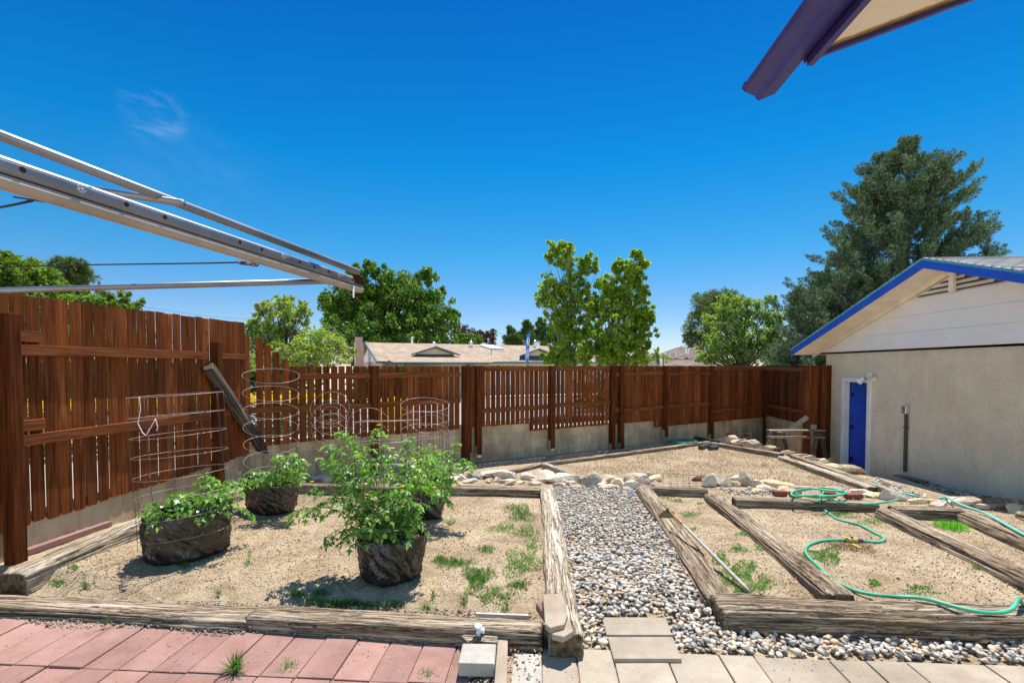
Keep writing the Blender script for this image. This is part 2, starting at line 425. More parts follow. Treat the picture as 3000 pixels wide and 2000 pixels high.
M_CREAM = mat_plain('cream_wall', (.72, .60, .42), .85, .2)
M_PINK = mat_plain('pink_stucco', (.62, .40, .29), .9, .2)
M_GREYT = mat_plain('grey_teal_trim', (.13, .20, .21), .6, .3)
M_SKYL = mat_plain('skylight', (.80, .82, .84), .3, .5)
M_SIGNB = mat_plain('sign_blue', (.01, .20, .62), .4, .4)
M_SIGNW = mat_plain('sign_pale', (.42, .47, .75), .5, .4)
M_SIGNE = mat_plain('sign_emblem', (.72, .74, .68), .5, .4)
M_SIGND = mat_plain('sign_dark_green', (.05, .12, .12), .5, .4)
M_SOIL = mat_plain('potting_soil', (.07, .045, .03), .95, .1, bscale=120, bump=.9)
def mat_metal_tube():
    m = NM('aluminium_tube', .34, .5); v = m.coord((1, 1, 1)); a = m.noise(v, 5, 4, .6); b = m.noise(v, 4, 5, .6)
    m.col(m.mix(m.ramp(a, [(.30, (.24, .24, .25)), (.7, (.33, .33, .35))]), m.ramp(b, [(.35, (.82, .76, .68)), (.6, (1, 1, 1))]), .6, 'MULTIPLY'))
    m.b.inputs['Metallic'].default_value = .8; m.rgh(m.mr(a, .3, .7, .38, .52)); 
    return m.m
M_TUBE = mat_metal_tube()
M_CHAN = mat_plain('dusty_channel', (.40, .335, .27), .6, .3, .2, var=.15, scale=8)
M_BOLT = mat_plain('zinc_bolt', (.65, .66, .68), .28, .6, .9)
M_RUSTH = mat_plain('rusty_hole', (.035, .02, .012), .9, .2)
def mat_bag():
    m = NM('black_plastic_film', .33, .5)
    v = m.coord((1, 1, 1)); a = m.noise(v, 5, 6, .7, 1.2); b = m.noise(m.coord((11, 11, 2.2), 0, (.55, .5, .0)), 1.0, 4, .55, 1.6); c = m.noise(m.coord((22, 22, 5), 0, (-.6, .4, .0)), 1.0, 3, .55, 1.0)
    m.col(m.ramp(a, [(.40, (.010, .009, .009)), (.56, (.017, .015, .013)), (.76, (.045, .036, .027))]))
    m.rgh(m.mr(a, .35, .65, .20, .36)); m.b.inputs['Specular IOR Level'].default_value = .6; m.b.inputs['Coat Weight'].default_value = .15; m.b.inputs['Coat Roughness'].default_value = .18; n = m.bump(b, .6, .02); m.bump(c, .35, .006, n)
    return m.m
M_BAG = mat_bag()
def mat_leaf(name, stops, rough=.5, trans=.3, var=1.0, tcol=None, spec=.12):
    m = NM(name, rough, spec)
    a = m.noise(m.coord((1, 1, 1)), .9, 3, .6)
    f = m.mix(m.geo.outputs['Random Per Island'], a, .35)
    c = m.ramp(f, stops); m.col(c)
    tr = m.n('ShaderNodeBsdfTranslucent'); mx = m.n('ShaderNodeMixShader'); mx.inputs[0].default_value = trans
    tcn = m.mix(c, tcol or (.9, 1.25, .35), 1.0, 'MULTIPLY'); m.l(m.mix(tcn, (2, 2, 2), 1.0, 'MULTIPLY'), tr.inputs['Color'])
    m.l(m.b.outputs[0], mx.inputs[1]); m.l(tr.outputs[0], mx.inputs[2])
    out = [n for n in m.t.nodes if n.type == 'OUTPUT_MATERIAL'][0]; m.l(mx.outputs[0], out.inputs['Surface'])
    return m.m
L_TOM = mat_leaf('tomato_leaf', [(.1, (.05, .125, .018)), (.5, (.15, .29, .045)), (.9, (.36, .52, .14))], .36, .25, spec=.3)
L_ELM = mat_leaf('elm_leaf', [(.1, (.035, .085, .012)), (.5, (.095, .185, .028)), (.9, (.22, .34, .06))], .5, .18, tcol=(1.05, 1.15, .35))
L_RED = mat_leaf('redbud_leaf', [(.1, (.11, .17, .025)), (.5, (.23, .32, .05)), (.9, (.40, .50, .11))], .5, .25, tcol=(1.1, 1.1, .35))
L_POP = mat_leaf('poplar_leaf', [(.08, (.085, .14, .015)), (.5, (.20, .31, .03)), (.88, (.42, .53, .07))], .5, .28, tcol=(1.05, 1.15, .35))
L_POD = mat_leaf('seed_pod', [(.1, (.20, .15, .14)), (.9, (.36, .30, .28))], .7, .1, tcol=(1, 1, 1))
L_PLUM = mat_leaf('plum_leaf', [(.1, (.05, .018, .025)), (.9, (.13, .045, .05))], .5, .2, tcol=(1, .6, .6))
L_JUN = mat_leaf('juniper_leaf', [(.1, (.04, .075, .025)), (.9, (.13, .20, .06))], .6, .15)
L_PINE = mat_leaf('pine_needles', [(.1, (.05, .075, .02)), (.9, (.20, .23, .07))], .6, .15)
L_ASH = mat_leaf('ash_leaf', [(.1, (.085, .15, .025)), (.5, (.21, .33, .065)), (.9, (.42, .56, .19))], .45, .2, tcol=(1.1, 1.1, .4))
L_LOC = mat_leaf('locust_leaf', [(.1, (.05, .10, .015)), (.5, (.13, .22, .03)), (.9, (.26, .36, .07))], .5, .2, tcol=(1.05, 1.1, .35))
L_SPR = mat_leaf('spruce_needles', [(.08, (.030, .055, .012)), (.36, (.070, .120, .034)), (.60, (.145, .22, .11)), (.90, (.36, .47, .38))], .8, .08, tcol=(1, 1, .8))
L_YEL = mat_leaf('golden_hedge_leaf', [(.1, (.45, .34, .02)), (.6, (.75, .58, .03)), (.95, (.9, .75, .1))], .5, .3, tcol=(1, .9, .3))
L_HED = mat_leaf('hedge_leaf', [(.1, (.02, .05, .012)), (.9, (.07, .15, .03))])
L_GRASS = mat_leaf('green_grass', [(.1, (.045, .10, .025)), (.9, (.14, .24, .06))], .55, .3)
L_WEED = mat_leaf('weed_leaf', [(.1, (.09, .15, .05)), (.5, (.15, .25, .08)), (.9, (.28, .34, .14))], .6, .25)
L_DRY = mat_leaf('dry_grass', [(.1, (.14, .09, .05)), (.6, (.34, .25, .145)), (.95, (.56, .46, .31))], .8, .2, tcol=(1, .9, .7))
L_FLOW = mat_leaf('yellow_flower', [(.1, (.75, .5, .02)), (.9, (.9, .7, .05))], .5, .3, tcol=(1, .9, .3))
M_BARK = mat_conc('bark', (.10, .075, .055), (.20, .16, .12), .6, .3)
M_BARKP = mat_conc('pale_bark', (.26, .22, .18), (.40, .36, .31), .5, .3)
M_STEM = mat_plain('green_stem', (.17, .27, .07), .6, .3)
def mat_shingle(name, c1, c2, rot=(0, 0, 0), s=1.0):
    m = NM(name, .95, .1)
    v = m.coord((1, 1, 1), 0, rot)
    br = m.n('ShaderNodeTexBrick'); br.offset = .5; br.inputs['Scale'].default_value = 1.0*s
    br.inputs['Brick Width'].default_value = .32; br.inputs['Row Height'].default_value = .16; br.inputs['Mortar Size'].default_value = .012
    br.inputs['Color1'].default_value = (*c1, 1); br.inputs['Color2'].default_value = (*c2, 1); br.inputs['Mortar'].default_value = (*[x*.42 for x in c1], 1)
    m.l(v, br.inputs['Vector']); a = m.noise(v, 1.3, 5, .7)
    m.col(m.mix(br.outputs['Color'], m.ramp(a, [(.35, (.78, .76, .75)), (.65, (1.08, 1.06, 1.05))]), .8, 'MULTIPLY'))
    m.bump(br.outputs['Fac'], .5, .01)
    return m.m
M_SHG = mat_shingle('grey_shingle', (.42, .42, .41), (.55, .55, .54))
M_SHP = mat_shingle('tan_shingle', (.36, .265, .19), (.50, .39, .29), s=.8)
M_SHB = mat_shingle('brown_shingle', (.20, .15, .13), (.30, .24, .21), s=.8)
def mat_pebble():
    m = NM('river_pebbles', .55, .35)
    r = m.geo.outputs['Random Per Island']
    c = m.ramp(r, [(0, (.20, .20, .195)), (.07, (.38, .37, .35)), (.22, (.58, .50, .39)), (.34, (.28, .285, .28)), (.45, (.66, .60, .50)), (.60, (.50, .35, .22)),
                   (.66, (.42, .37, .31)), (.76, (.52, .47, .40)), (.87, (.28, .24, .23)), (.92, (.58, .40, .26)), (.96, (.72, .67, .59))], 'CONSTANT')
    a = m.noise(m.coord((1, 1, 1), 3.0), 45, 5, .65)
    m.col(m.mix(c, m.ramp(a, [(.3, (.70, .67, .63)), (.7, (1.06, 1.03, .98))]), .9, 'MULTIPLY')); m.bump(a, .15, .002)
    return m.m
M_PEB = mat_pebble()
def mat_grit():
    m = NM('soil_grit', .9, .15); r = m.geo.outputs['Random Per Island']
    m.col(m.ramp(r, [(0, (.16, .105, .065)), (.25, (.34, .24, .155)), (.6, (.47, .355, .24)), (.86, (.60, .48, .35)), (1, (.76, .68, .55))])); return m.m
M_GRIT = mat_grit()
def mat_rock(name, c1, c2, c3):
    m = NM(name, .9, .15); v = m.coord((1, 1, 1)); a = m.noise(v, 5, 7, .7, .5); b = m.noise(v, 60, 5, .7); c = m.vor(v, 22)
    col = m.ramp(a, [(.3, c1), (.5, c2), (.68, c3)])
    m.col(m.mix(col, m.ramp(b, [(.35, (.66, .62, .58)), (.55, (1.05, 1.05, 1.05))]), .6, 'MULTIPLY'))
    n = m.bump(b, .8, .008); m.bump(c, .3, .02, n); return m.m
RK = {'white': mat_rock('white_limestone', (.54, .40, .25), (.74, .62, .47), (.84, .76, .64)),
      'tan': mat_rock('tan_sandstone', (.36, .25, .15), (.62, .49, .34), (.78, .69, .55)),
      'yellow': mat_rock('yellow_sandstone', (.50, .34, .15), (.72, .57, .34), (.82, .72, .52)),
      'grey': mat_rock('grey_rock', (.24, .19, .14), (.43, .36, .28), (.62, .54, .44)),
      'rust': mat_rock('rusty_rock', (.10, .055, .03), (.26, .17, .09), (.50, .43, .34)),
      'pink': mat_rock('pinkish_flagstone', (.46, .35, .29), (.60, .49, .42), (.72, .62, .55)),
      'red': M_BRICK, 'blue': mat_rock('blue_grey_stone', (.34, .35, .37), (.52, .54, .58), (.66, .67, .70))}

# ================================================================ GROUND
rng = np.random.default_rng(7); rnd = random.Random(11)
def mat_ground():
    m = NM('sandy_soil', .95, .1)
    v = m.coord((1, 1, 1))
    a = m.noise(v, 1.1, 6, .65, .4); b = m.noise(v, 26, 6, .75); g = m.vor(v, 95); g2 = m.noise(v, 140, 3, .7)
    soil = m.ramp(a, [(.3, (.315, .235, .15)), (.5, (.445, .345, .225)), (.7, (.56, .455, .315))])
    soil = m.mix(soil, m.ramp(b, [(.30, (.55, .48, .42)), (.47, (1, 1, 1)), (.72, (1.16, 1.14, 1.1))]), .85, 'MULTIPLY')
    soil = m.mix(soil, m.ramp(g2, [(.36, (.42, .36, .30)), (.5, (1, 1, 1)), (.66, (1.35, 1.35, 1.35))]), .75, 'MULTIPLY')
    dk = m.noise(v, 2.6, 5, .7, 1.2); soil = m.mix(soil, m.ramp(dk, [(.36, (.70, .64, .58)), (.5, (1, 1, 1)), (.7, (1.12, 1.12, 1.12))]), .8, 'MULTIPLY')
    at = m.n('ShaderNodeAttribute'); at.attribute_name = 'zone'
    sep = m.n('ShaderNodeSeparateColor'); m.l(at.outputs['Color'], sep.inputs[0])
    lawn = m.ramp(b, [(.3, (.20, .14, .085)), (.5, (.39, .295, .195)), (.7, (.60, .49, .36))])
    c = m.mix(soil, lawn, sep.outputs[0])
    out = m.ramp(a, [(.3, (.40, .34, .27)), (.7, (.52, .46, .38))])
    c = m.mix(c, out, sep.outputs[1])
    m.col(c); n = m.bump(b, .9, .02); n = m.bump(g, .6, .012, n); m.bump(g2, .6, .008, n)
    return m.m
def axis(segs):
    out = []
    for a, b, st in segs:
        n = max(1, int(round((b-a)/st))); out += [a+(b-a)*i/n for i in range(n)]
    return out + [segs[-1][1]]
xs = axis([(-1500, -300, 400), (-300, -60, 60), (-60, -6, 9), (-6, -5, .5), (-5, 7.2, .065), (7.2, 12, 1.2), (12, 60, 12), (60, 300, 60), (300, 1500, 400)])
ys = axis([(-60, -6, 18), (-6, 2.6, 1.0), (2.6, 3.3, .175), (3.3, 8.5, .06), (8.5, 15.2, .10), (15.2, 30, 2), (30, 90, 12), (90, 400, 62), (400, 2400, 500)])
V = []; Z = []
for y in ys:
    for x in xs:
        z = gz(x, y)
        near = 3.3 < y < 15 and -5 < x < 7.2
        if near: z += .006*mn.noise(Vector((x*9, y*9, 0))) + .004*mn.noise(Vector((x*24, y*24, 5)))
        else: z -= .012
        V.append((x, y, z))
        Z.append((sstep(7.3, 8.0, y)*sstep(5.1, 4.8, x)*(1 if y < 14 else 0)*.85, 1.0 if (y > 15 or x < -5 or x > 7.2) else 0.0, 0, 1))
nx = len(xs)
Fq = [(j*nx+i, j*nx+i+1, (j+1)*nx+i+1, (j+1)*nx+i) for j in range(len(ys)-1) for i in range(nx-1)]
me = np_mesh('ground', V, Fq, 4)
ca = me.color_attributes.new('zone', 'FLOAT_COLOR', 'POINT'); ca.data.foreach_set('color', np.array(Z, dtype=np.float32).ravel())
tag(link('ground', me, mat_ground(), smooth=True), kind='structure')

# ---- paved patio of long red slabs and the beige slab walkway
def slabs(name, rects, mat, th=.06, z=0.0, gap=.006, jit=.0035):
    b = MB()
    for (x0, y0, x1, y1) in rects:
        c = ((x0+x1)/2, (y0+y1)/2, z-th/2+rnd.uniform(-jit, jit))
        M = Matrix.Rotation(R(rnd.uniform(-.5, .5)), 3, 'X') @ Matrix.Rotation(R(rnd.uniform(-.3, .3)), 3, 'Y') @ Matrix.Rotation(R(rnd.uniform(-.4, .4)), 3, 'Z')
        b.box(c, (x1-x0-gap, y1-y0-gap, th), M)
    o = b.build(name, mat, bevel=.006); return tag(o, kind='structure')
rects = []
for r, (y1, y0) in enumerate([(2.94, 2.474), (2.47, 2.004), (2.0, 1.534), (1.53, 1.07), (1.066, .6), (.596, .13), (.126, -.34)]):
    k = 0; off = [0, 0.0, .1, 0, .1, 0, .1][r]
    x = -2.917-.2*12+off
    while x < -.42:
        wdt = .2
        if r == 0 and abs(x+2.317) < .03: wdt = .2
        x2 = min(x+wdt, -.395)
        rects.append((x, y0, x2, y1)); x = x2
slabs('red_paved_patio', rects, M_RED, z=.002)
joints = [-.02, .175, .38, .68, .98, 1.174, 1.58, 1.776, 1.99, 2.4, 2.6, 3.0, 3.4, 3.8, 4.2, 4.6]
rects = [(a, 2.44, b, 2.84) for a, b in zip(joints, joints[1:])]
for rr in range(1, 7):
    off = .1 if rr % 2 else 0
    rects += [(a+off, 2.44-.4*rr, b+off, 2.84-.4*rr-.004) for a, b in zip(joints, joints[1:])]
slabs('beige_slab_walkway', rects, M_BEIGE, z=.004, gap=.007, jit=.004)

def slab_from_px(name, label, cat, pts, z, th, mat, bev=.006, **kw):
    P = [PZ(x, y, z) for x, y in pts]; b = MB(); b.prism([(p.x, p.y, z-th) for p in P], (0, 0, th))
    c = sum((Vector((p.x, p.y, 0)) for p in P), Vector())/len(P)
    return tag(b.build(name, mat, loc=(c.x, c.y, z-th), bevel=bev), label, cat, **kw)
slab_from_px('stepping_slab', 'beige concrete slab lying in the pebbles at the mouth of the gravel path, farther of two', 'slab',
             [(1763, 1806), (1951, 1806), (1969, 1858), (1777, 1858)], .035, .06, M_BEIGE)
slab_from_px('stepping_slab', 'beige concrete slab among pebbles touching the slab walkway, nearer of two', 'slab',
             [(1780, 1863), (1971, 1863), (1998, 1928), (1798, 1928)], .028, .06, M_BEIGE)
slab_from_px('concrete_slab', 'thick square grey concrete slab lying on the corner of the red paving', 'slab',
             [(1355, 1882), (1454, 1884), (1449, 1943), (1342, 1940)], .085, .075, M_GREYC, bev=.008)
slab_from_px('concrete_edging', 'narrow pale concrete edging strip beside the thick grey slab', 'edging',
             [(1459, 1858), (1488, 1859), (1485, 2060), (1443, 2060)], .06, .09, M_CAP)
slab_from_px('concrete_slab', 'flat speckled grey slab scattered with small stones beside the timber end', 'slab',
             [(1506, 1912), (1586, 1913), (1588, 2060), (1490, 2060)], .005, .05, M_GREYC)
# concrete steps down by the garage
def walkslab(pts, z0s, name, label, mat, th=.12, **kw):
    P = [PZ(x, y, z) for (x, y), z in zip(pts, z0s)]; b = MB(); b.prism([(p.x, p.y, p.z-th) for p in P], (0, 0, th))
    c = sum((Vector(p) for p in P), Vector())/len(P)
    return tag(b.build(name, mat, loc=(c.x, c.y, c.z-th), bevel=.008), label, kw.pop('cat', 'slab'), **kw)

# ================================================================ TIMBERS
def timber(label, a, b, w=.22, h=.20, mat=None, seed=0, cracks=3, name='timber', cat='timber', rough=1.0, group=None, roll=0):
    """a, b: 3-D centres of the top face at both ends"""
    a = Vector(a); b = Vector(b); d = b-a; L = d.length; d.normalize()
    side = Vector((0, 0, 1)).cross(d).normalized(); up = d.cross(side).normalized()
    if roll:
        q = Matrix.Rotation(R(roll), 3, d); side = q @ side; up = q @ up
    N = max(12, int(L/.03)); K = 64; V = []
    rr = random.Random(seed); off = Vector((rr.uniform(0, 90), rr.uniform(0, 90), rr.uniform(0, 90)))
    cr = [(rr.uniform(.02, .48) if i < 2 else rr.uniform(0, 1), rr.uniform(.012, .03), rr.uniform(.2, .8), rr.uniform(.3, .9)) for i in range(cracks)]
    cs = []
    for j in range(K):
        t = 2*math.pi*j/K; c, s = math.cos(t), math.sin(t); e = .42
        cs.append((math.copysign(abs(c)**e, c), math.copysign(abs(s)**e, s)))
    for i in range(N+1):
        x = L*i/N; ef = min(x, L-x)
        bend = .02*mn.noise(Vector((x*.7, 0, 0))+off)*rough; wv = 1+.09*mn.noise(Vector((x*1.6, 3, 0))+off)*rough; hv = 1+.07*mn.noise(Vector((x*1.4, 9, 0))+off)
        endr = 1-.10*max(0, 1-ef/.05)**2*(1+.5*mn.noise(Vector((x*9, 1, 1))+off))
        for j in range(K):
            cy, cz = cs[j]; u = j/K
            g = mn.noise(Vector((x*1.5, cy*9, cz*9))+off)*.006 + mn.noise(Vector((x*2.5, cy*26, cz*26))+off)*.0045 + mn.noise(Vector((x*5, cy*3, cz*3))+off)*.006
            for (cu, cd, c0, cl) in cr:
                cc = cu+.018*mn.noise(Vector((x*1.2, cu*50, 0))+off); du = abs((u-cc+.5) % 1-.5)
                if du < .018:
                    k = max(0, 1-abs(x/L-c0)/cl)
                    g -= cd*(1-du/.018)*min(1, k*3)
            g *= rough
            V.append((x, (cy*w/2*wv)*endr + cy*g + bend, -h/2 + cz*h/2*hv*endr + cz*g))
    n0 = len(V)
    Fq = [(i*K+j, i*K+(j+1) % K, (i+1)*K+(j+1) % K, (i+1)*K+j) for i in range(N) for j in range(K)]
    # end caps: rings shrinking to the centre, roughened
    T = []
    for (i0, xe, sgn) in ((0, 0, -1), (N, L, 1)):
        prev = [i0*K+j for j in range(K)]
        for q in (.75, .45, .18):
            cur = []
            for j in range(K):
                vx = V[i0*K+j]; cyy = vx[1]*q; czz = (vx[2]+h/2)*q-h/2
                dx = sgn*(.005*mn.noise(Vector((cyy*30, czz*30, 2))+off) + .012*(1-q)*0)
                V.append((xe+dx, cyy, czz)); cur.append(len(V)-1)
            for j in range(K):
                qd = (prev[j], prev[(j+1) % K], cur[(j+1) % K], cur[j]); Fq.append(qd if sgn > 0 else qd[::-1])
            prev = cur
        T.append(tuple(prev) if sgn > 0 else tuple(prev[::-1]))
    me = bpy.data.meshes.new(name); me.from_pydata(V, [], [f[::-1] for f in Fq]+[f[::-1] for f in T]); me.update()
    o = link(name, me, mat or M_TIM, smooth=True)
    M = Matrix((d, side, up)).transposed().to_4x4(); M.translation = a; o.matrix_world = M
    bm_flip(me)
    return tag(o, label, cat, group)
import bmesh
def bm_flip(me):
    bm = bmesh.new(); bm.from_mesh(me); bmesh.ops.recalc_face_normals(bm, faces=bm.faces); bm.to_mesh(me); bm.free()
def TG(p, q, hp=.1, hq=None):
    return G(p[0], p[1], hp), G(q[0], q[1], hp if hq is None else hq)

a, b = TG((-330, 1742), (752, 1792), .055, .07)
timber('long split timber at the bottom left, between left bed and red paving', a, b, .22, .20, M_TIM, 1, 4)
a, b = PZ(738, 1786, .085), PZ(1590, 1828, .11)
timber('cracked brown timber before the biggest tomato pot, edging the red paving', a, b, .18, .19, M_TIM, 2, 4)
a, b = PZ(1655, 1850, .145), G(1606, 1428, .10)
timber('bleached timber left of the pebble path, two stones lying on its near end', a, b, .21, .24, M_TIMP, 3, 3)
a, b = G(2118, 1745, .10), G(1884, 1424, .11)
timber('grey cracked timber right of the pebble path, with the hoe resting on it', a, b, .22, .22, M_TIM2, 4, 5)
a, b = G(2462, 1736, .10), G(2085, 1442, .09)
timber('slanting grey timber between the narrow hoe bed and the hose bed', a, b, .20, .20, M_TIM2, 5, 4)
a, b = PZ(2098, 1757, .15), PZ(3180, 1795, .15)
timber('huge rough dark beam along the front of the right beds, green hose draped over it', a, b, .27, .26, M_TIM2, 6, 7, rough=1.35)
a, b = G(3090, 1712, .12), G(2588, 1487, .11)
timber('long brown timber running to the right edge just below the bright grass tuft', a, b, .21, .20, M_TIM, 7, 4)
a, b = G(3200, 1640, .12), G(2795, 1483, .10)
timber('brown timber at far right with the turquoise hose lying along it', a, b, .24, .18, M_TIM, 8, 3)
a, b = G(2612, 1482, .12), G(2815, 1490, .12)
timber('short thick timber lying crosswise behind the bright green grass tuft', a, b, .19, .17, M_TIM2, 9, 3)
a, b = G(2148, 1456, .11), G(2566, 1469, .11)
timber('cross timber beneath the coiled green hose', a, b, .15, .15, M_TIM, 10, 4)
a, b = G(1896, 1424, .11), G(2072, 1430, .11)
timber('short cross timber at the head of the narrow bed below the wire cylinder', a, b, .16, .16, M_TIM, 11, 2)
a, b = G(1318, 1424, .11), G(1584, 1430, .11)
timber('pale cross timber at the back of the left bed, right of the tomato pots', a, b, .17, .16, M_TIM, 12, 2)
a, b = G(868, 1416, .11), G(1314, 1424, .11)
timber('cross timber at the back of the left bed, half hidden behind the tomato leaves', a, b, .17, .16, M_TIM, 13, 2)
a, b = G(34, 1678, .15), G(432, 1514, .13)
timber('thick log-like timber along the left fence, cut end at the lower left', a, b, .24, .22, M_TIMP, 14, 3, rough=1.5)
a, b = G(436, 1513, .12), G(722, 1424, .12)
timber('timber running behind the two left tomato pots toward the fence corner', a, b, .22, .18, M_TIMP, 15, 3)
a, b = G(1420, 1393, .06), G(1588, 1356, .06)
timber('thin low timber along the back fence beside the white rocks', a, b, .10, .10, M_TIM, 16, 2, rough=.7)
a, b = G(1590, 1354, .07), G(1850, 1322, .07)
timber('thin timber edging the dry lawn under the middle of the back fence', a, b, .11, .11, M_TIM, 17, 2, rough=.7)
a, b = G(1850, 1321, .07), G(2078, 1291, .08)
timber('thin timber edging the dry lawn in front of the coiled dark green hose', a, b, .12, .12, M_TIM, 18, 2, rough=.7)
a, b = G(1712, 1399, .09), G(1592, 1353, .11)
timber('loose square timber lying diagonally from the back edging down to the rocks', a, b, .11, .11, M_TIMP, 19, 1, rough=.5)
a, b = G(2082, 1294, .08), G(2290, 1327, .10)
timber('brown timber at the far corner of the lawn, in front of the pale rocks', a, b, .14, .15, M_TIM, 20, 2)
a, b = G(2290, 1334, .08), G(2562, 1425, .08)
timber('flat board-like timber on the lawn side of the sunken garage door', a, b, .17, .09, M_TIMP, 21, 2, rough=.6)
a, b = G(2322, 1330, .09), G(2622, 1436, .09)
timber('split timber next to the rocks outside the garage door', a, b, .13, .10, M_TIM, 22, 2, rough=.7)
a, b = G(2036, 1277, .12), G(2108, 1290, .12)
timber('small dark board beside the dark green hose coil', a, b, .05, .09, M_TIMD, 23, 0, rough=.3, cat='board')
a, b = G(3005, 1497, .08), G(3120, 1530, .08)
timber('dark timber end at the right edge beyond the rusty rock', a, b, .2, .14, M_TIM2, 24, 1)

# reddish edging plank by the left fence
b = MB(); p, q = G(60, 1622, .03), G(318, 1533, .03); b.bar(p, q, .07, .05)
tag(b.build('edging_plank', M_RED, loc=p, bevel=.004), 'long faded red edging plank between the left fence footing and the log', 'plank')
b = MB(); p, q = PZ(1395, 1801, .06), PZ(1548, 1807, .07); b.bar(p, q, .016, .03)
tag(b.build('white_strip', M_WHITEC, loc=p), 'narrow white strip between bed soil and the cracked brown timber', 'strip')
# half brick
b = MB(); p = PZ(1600, 1791, .10); b.box(p, (.085, .14, .055), Matrix.Rotation(R(28), 3, 'Z') @ Matrix.Rotation(R(12), 3, 'X'))
tag(b.build('half_brick', M_RED, loc=p, bevel=.012), 'broken pinkish brick piece in the bed corner beside the pale timber', 'brick')

# ================================================================ FENCES
class Run:
    """a straight fence line: origin, direction; n = side towards the yard"""
    def __init__(s, a, b):
        s.a = Vector((a[0], a[1], 0)); s.b = Vector((b[0], b[1], 0)); s.d = (s.b-s.a).normalized(); s.L = (s.b-s.a).length
        s.n = Vector((s.d.y, -s.d.x, 0))
    def at(s, t, z, off=0): p = s.a+s.d*t+s.n*off; return Vector((p.x, p.y, z))
    def t_of(s, px):
        """distance along the run of a photo column"""
        r = ray(px, 1072); A = np.array([[s.d.x, -r.x], [s.d.y, -r.y]]); return float(np.linalg.solve(A, [-s.a.x, -s.a.y])[0])
def picket(b, run, t, w_, z0, z1, off=0, dog=.018, tilt=0, th=.016):
    tl = rnd.uniform(-1, 1)*.004+tilt; o2 = off+rnd.uniform(-.002, .002)
    pts = [(t, z0+dog), (t+dog*.8, z0), (t+w_-dog*.8, z0), (t+w_, z0+dog), (t+w_+tl, z1-dog*.25), (t+w_-dog*.2+tl, z1), (t+dog*.2+tl, z1), (t+tl, z1-dog*.25)]
    b.prism([run.at(tt, z, o2-th) for tt, z in pts], run.n*th)
def rail(root, run, t0, t1, z0, z1, h=.089, th=.038, off=0.0, mat=None):
    b = MB(); b.bar(run.at(t0, z0-h/2, off+th/2), run.at(t1, z1-h/2, off+th/2), th, h); b.build('rail', mat or M_RAIL, root, bevel=.003)
def post(root, run, t, z0, z1, w_=.09, off=.045, mat=None, foot=True):
    b = MB(); c = run.at(t, (z0+z1)/2, off); M = Matrix((run.d, run.n, Vector((0, 0, 1)))).transposed()
    b.box(c, (w_, w_, z1-z0), M); p = b.build('post', mat or M_FEN2, root, bevel=.004)
    if foot:
        b = MB()
        for sx in (-1, 1):
            b.box(run.at(t+sx*(w_/2+.003), z0+.06, off), (.005, w_*.8, .22), M)
        b.box(run.at(t, z0-.02, off), (w_*.8, w_*.8, .06), M)
        b.build('post_bracket', M_BOLT, p)

# -- tall fence on the left
FL = Run((-4.17, 2.75), (-4.17, 6.63))
f1 = thing('picket_fence', 'tall red-brown picket fence on the left, higher than the others, behind the first tomato pot', 'fence', FL.at(0, .1))
b = MB(); t = 0.0; i = 0
FLdir = Run((-4.17, 2.75), (-4.17, 6.63))
# Run.n for this direction points to +X (towards the yard)
while t < FL.L-.05:
    Y = 2.75+t; wd = .121-rnd.uniform(.010, .018)
    zt = lin([(2.7, 2.20), (4, 2.205), (6.63, 2.24)], Y)+rnd.uniform(-.006, .006); zb = lin([(2.7, .33), (4.5, .375), (6.63, .40)], Y)+rnd.uniform(-.014, .014)
    picket(b, FL, t, wd, zb, zt, 0, .02, th=.011)
    t += .121
picket(b, FL, FL.L-.02, .11, .42, 2.06, 0, .02)
b.build('picket_panel', M_FEN, f1)
rail(f1, FL, 0.80, FL.t_of(604), 1.81, 1.815); rail(f1, FL, FL.t_of(644), FL.L-.03, 1.80, 1.80, h=.075)
rail(f1, FL, .80, FL.t_of(604), 1.09, 1.075); rail(f1, FL, FL.t_of(644), FL.L+.02, 1.05, 1.04)
rail(f1, FL, .78, 1.06, 1.925, 1.92); rail(f1, FL, .78, 1.06, 1.21, 1.205)
post(f1, FL, .755, -.05, 2.04, .095, .09, foot=False); post(f1, FL, FL.t_of(622), -.05, 1.94, .10, .052, foot=False)
b = MB(); b.box(((-4.26), 4.7, .16), (.14, 4.3, .52)); 
tag(b.build('concrete_footing', M_BLOCK, loc=(-4.26, 4.7, -.1)), 'low concrete footing under the tall left fence', 'footing')

# -- back fence, left stretch
A0 = C2W(-3.71, 6.90); A1 = C2W(-.80, 9.30); FA = Run(A0, A1)
f2 = thing('picket_fence', 'back fence stretch behind the tomato cages with gappy pickets stepping down from the tall fence', 'fence', FA.at(0, -.05))
b = MB(); t = .06
tops = [2.03, 1.97, 1.875, 1.79, 1.70]
i = 0; tend = FA.t_of(1346)
for px, yt in ((750, 990), (774, 1010), (799, 1032), (826, 1054)):
    tt = FA.t_of(px); z = 1.64+(1072-yt)*(6.9+.618*tt)/F
    picket(b, FA, tt, .093, .50, z, 0, .008)
t = FA.t_of(851)
while t < tend-.06:
    picket(b, FA, t, .097, .515-.01*t+rnd.uniform(-.01, .01), 1.638+rnd.uniform(-.004, .004), 0, .004); t += .119
b.build('picket_panel', M_FEN, f2)
tp = FA.t_of(1092)
rail(f2, FA, FA.t_of(868), tp-.05, 1.53, 1.53); rail(f2, FA, tp+.05, tend, 1.53, 1.53)
rail(f2, FA, FA.t_of(722), tp-.05, 1.065, 1.045); rail(f2, FA, tp+.05, tend, 1.05, 1.05)
post(f2, FA, tp, -.2, 1.645, .10, .05)
post(f2, FA, FA.t_of(1361), -.35, 1.645, .12, .03); 
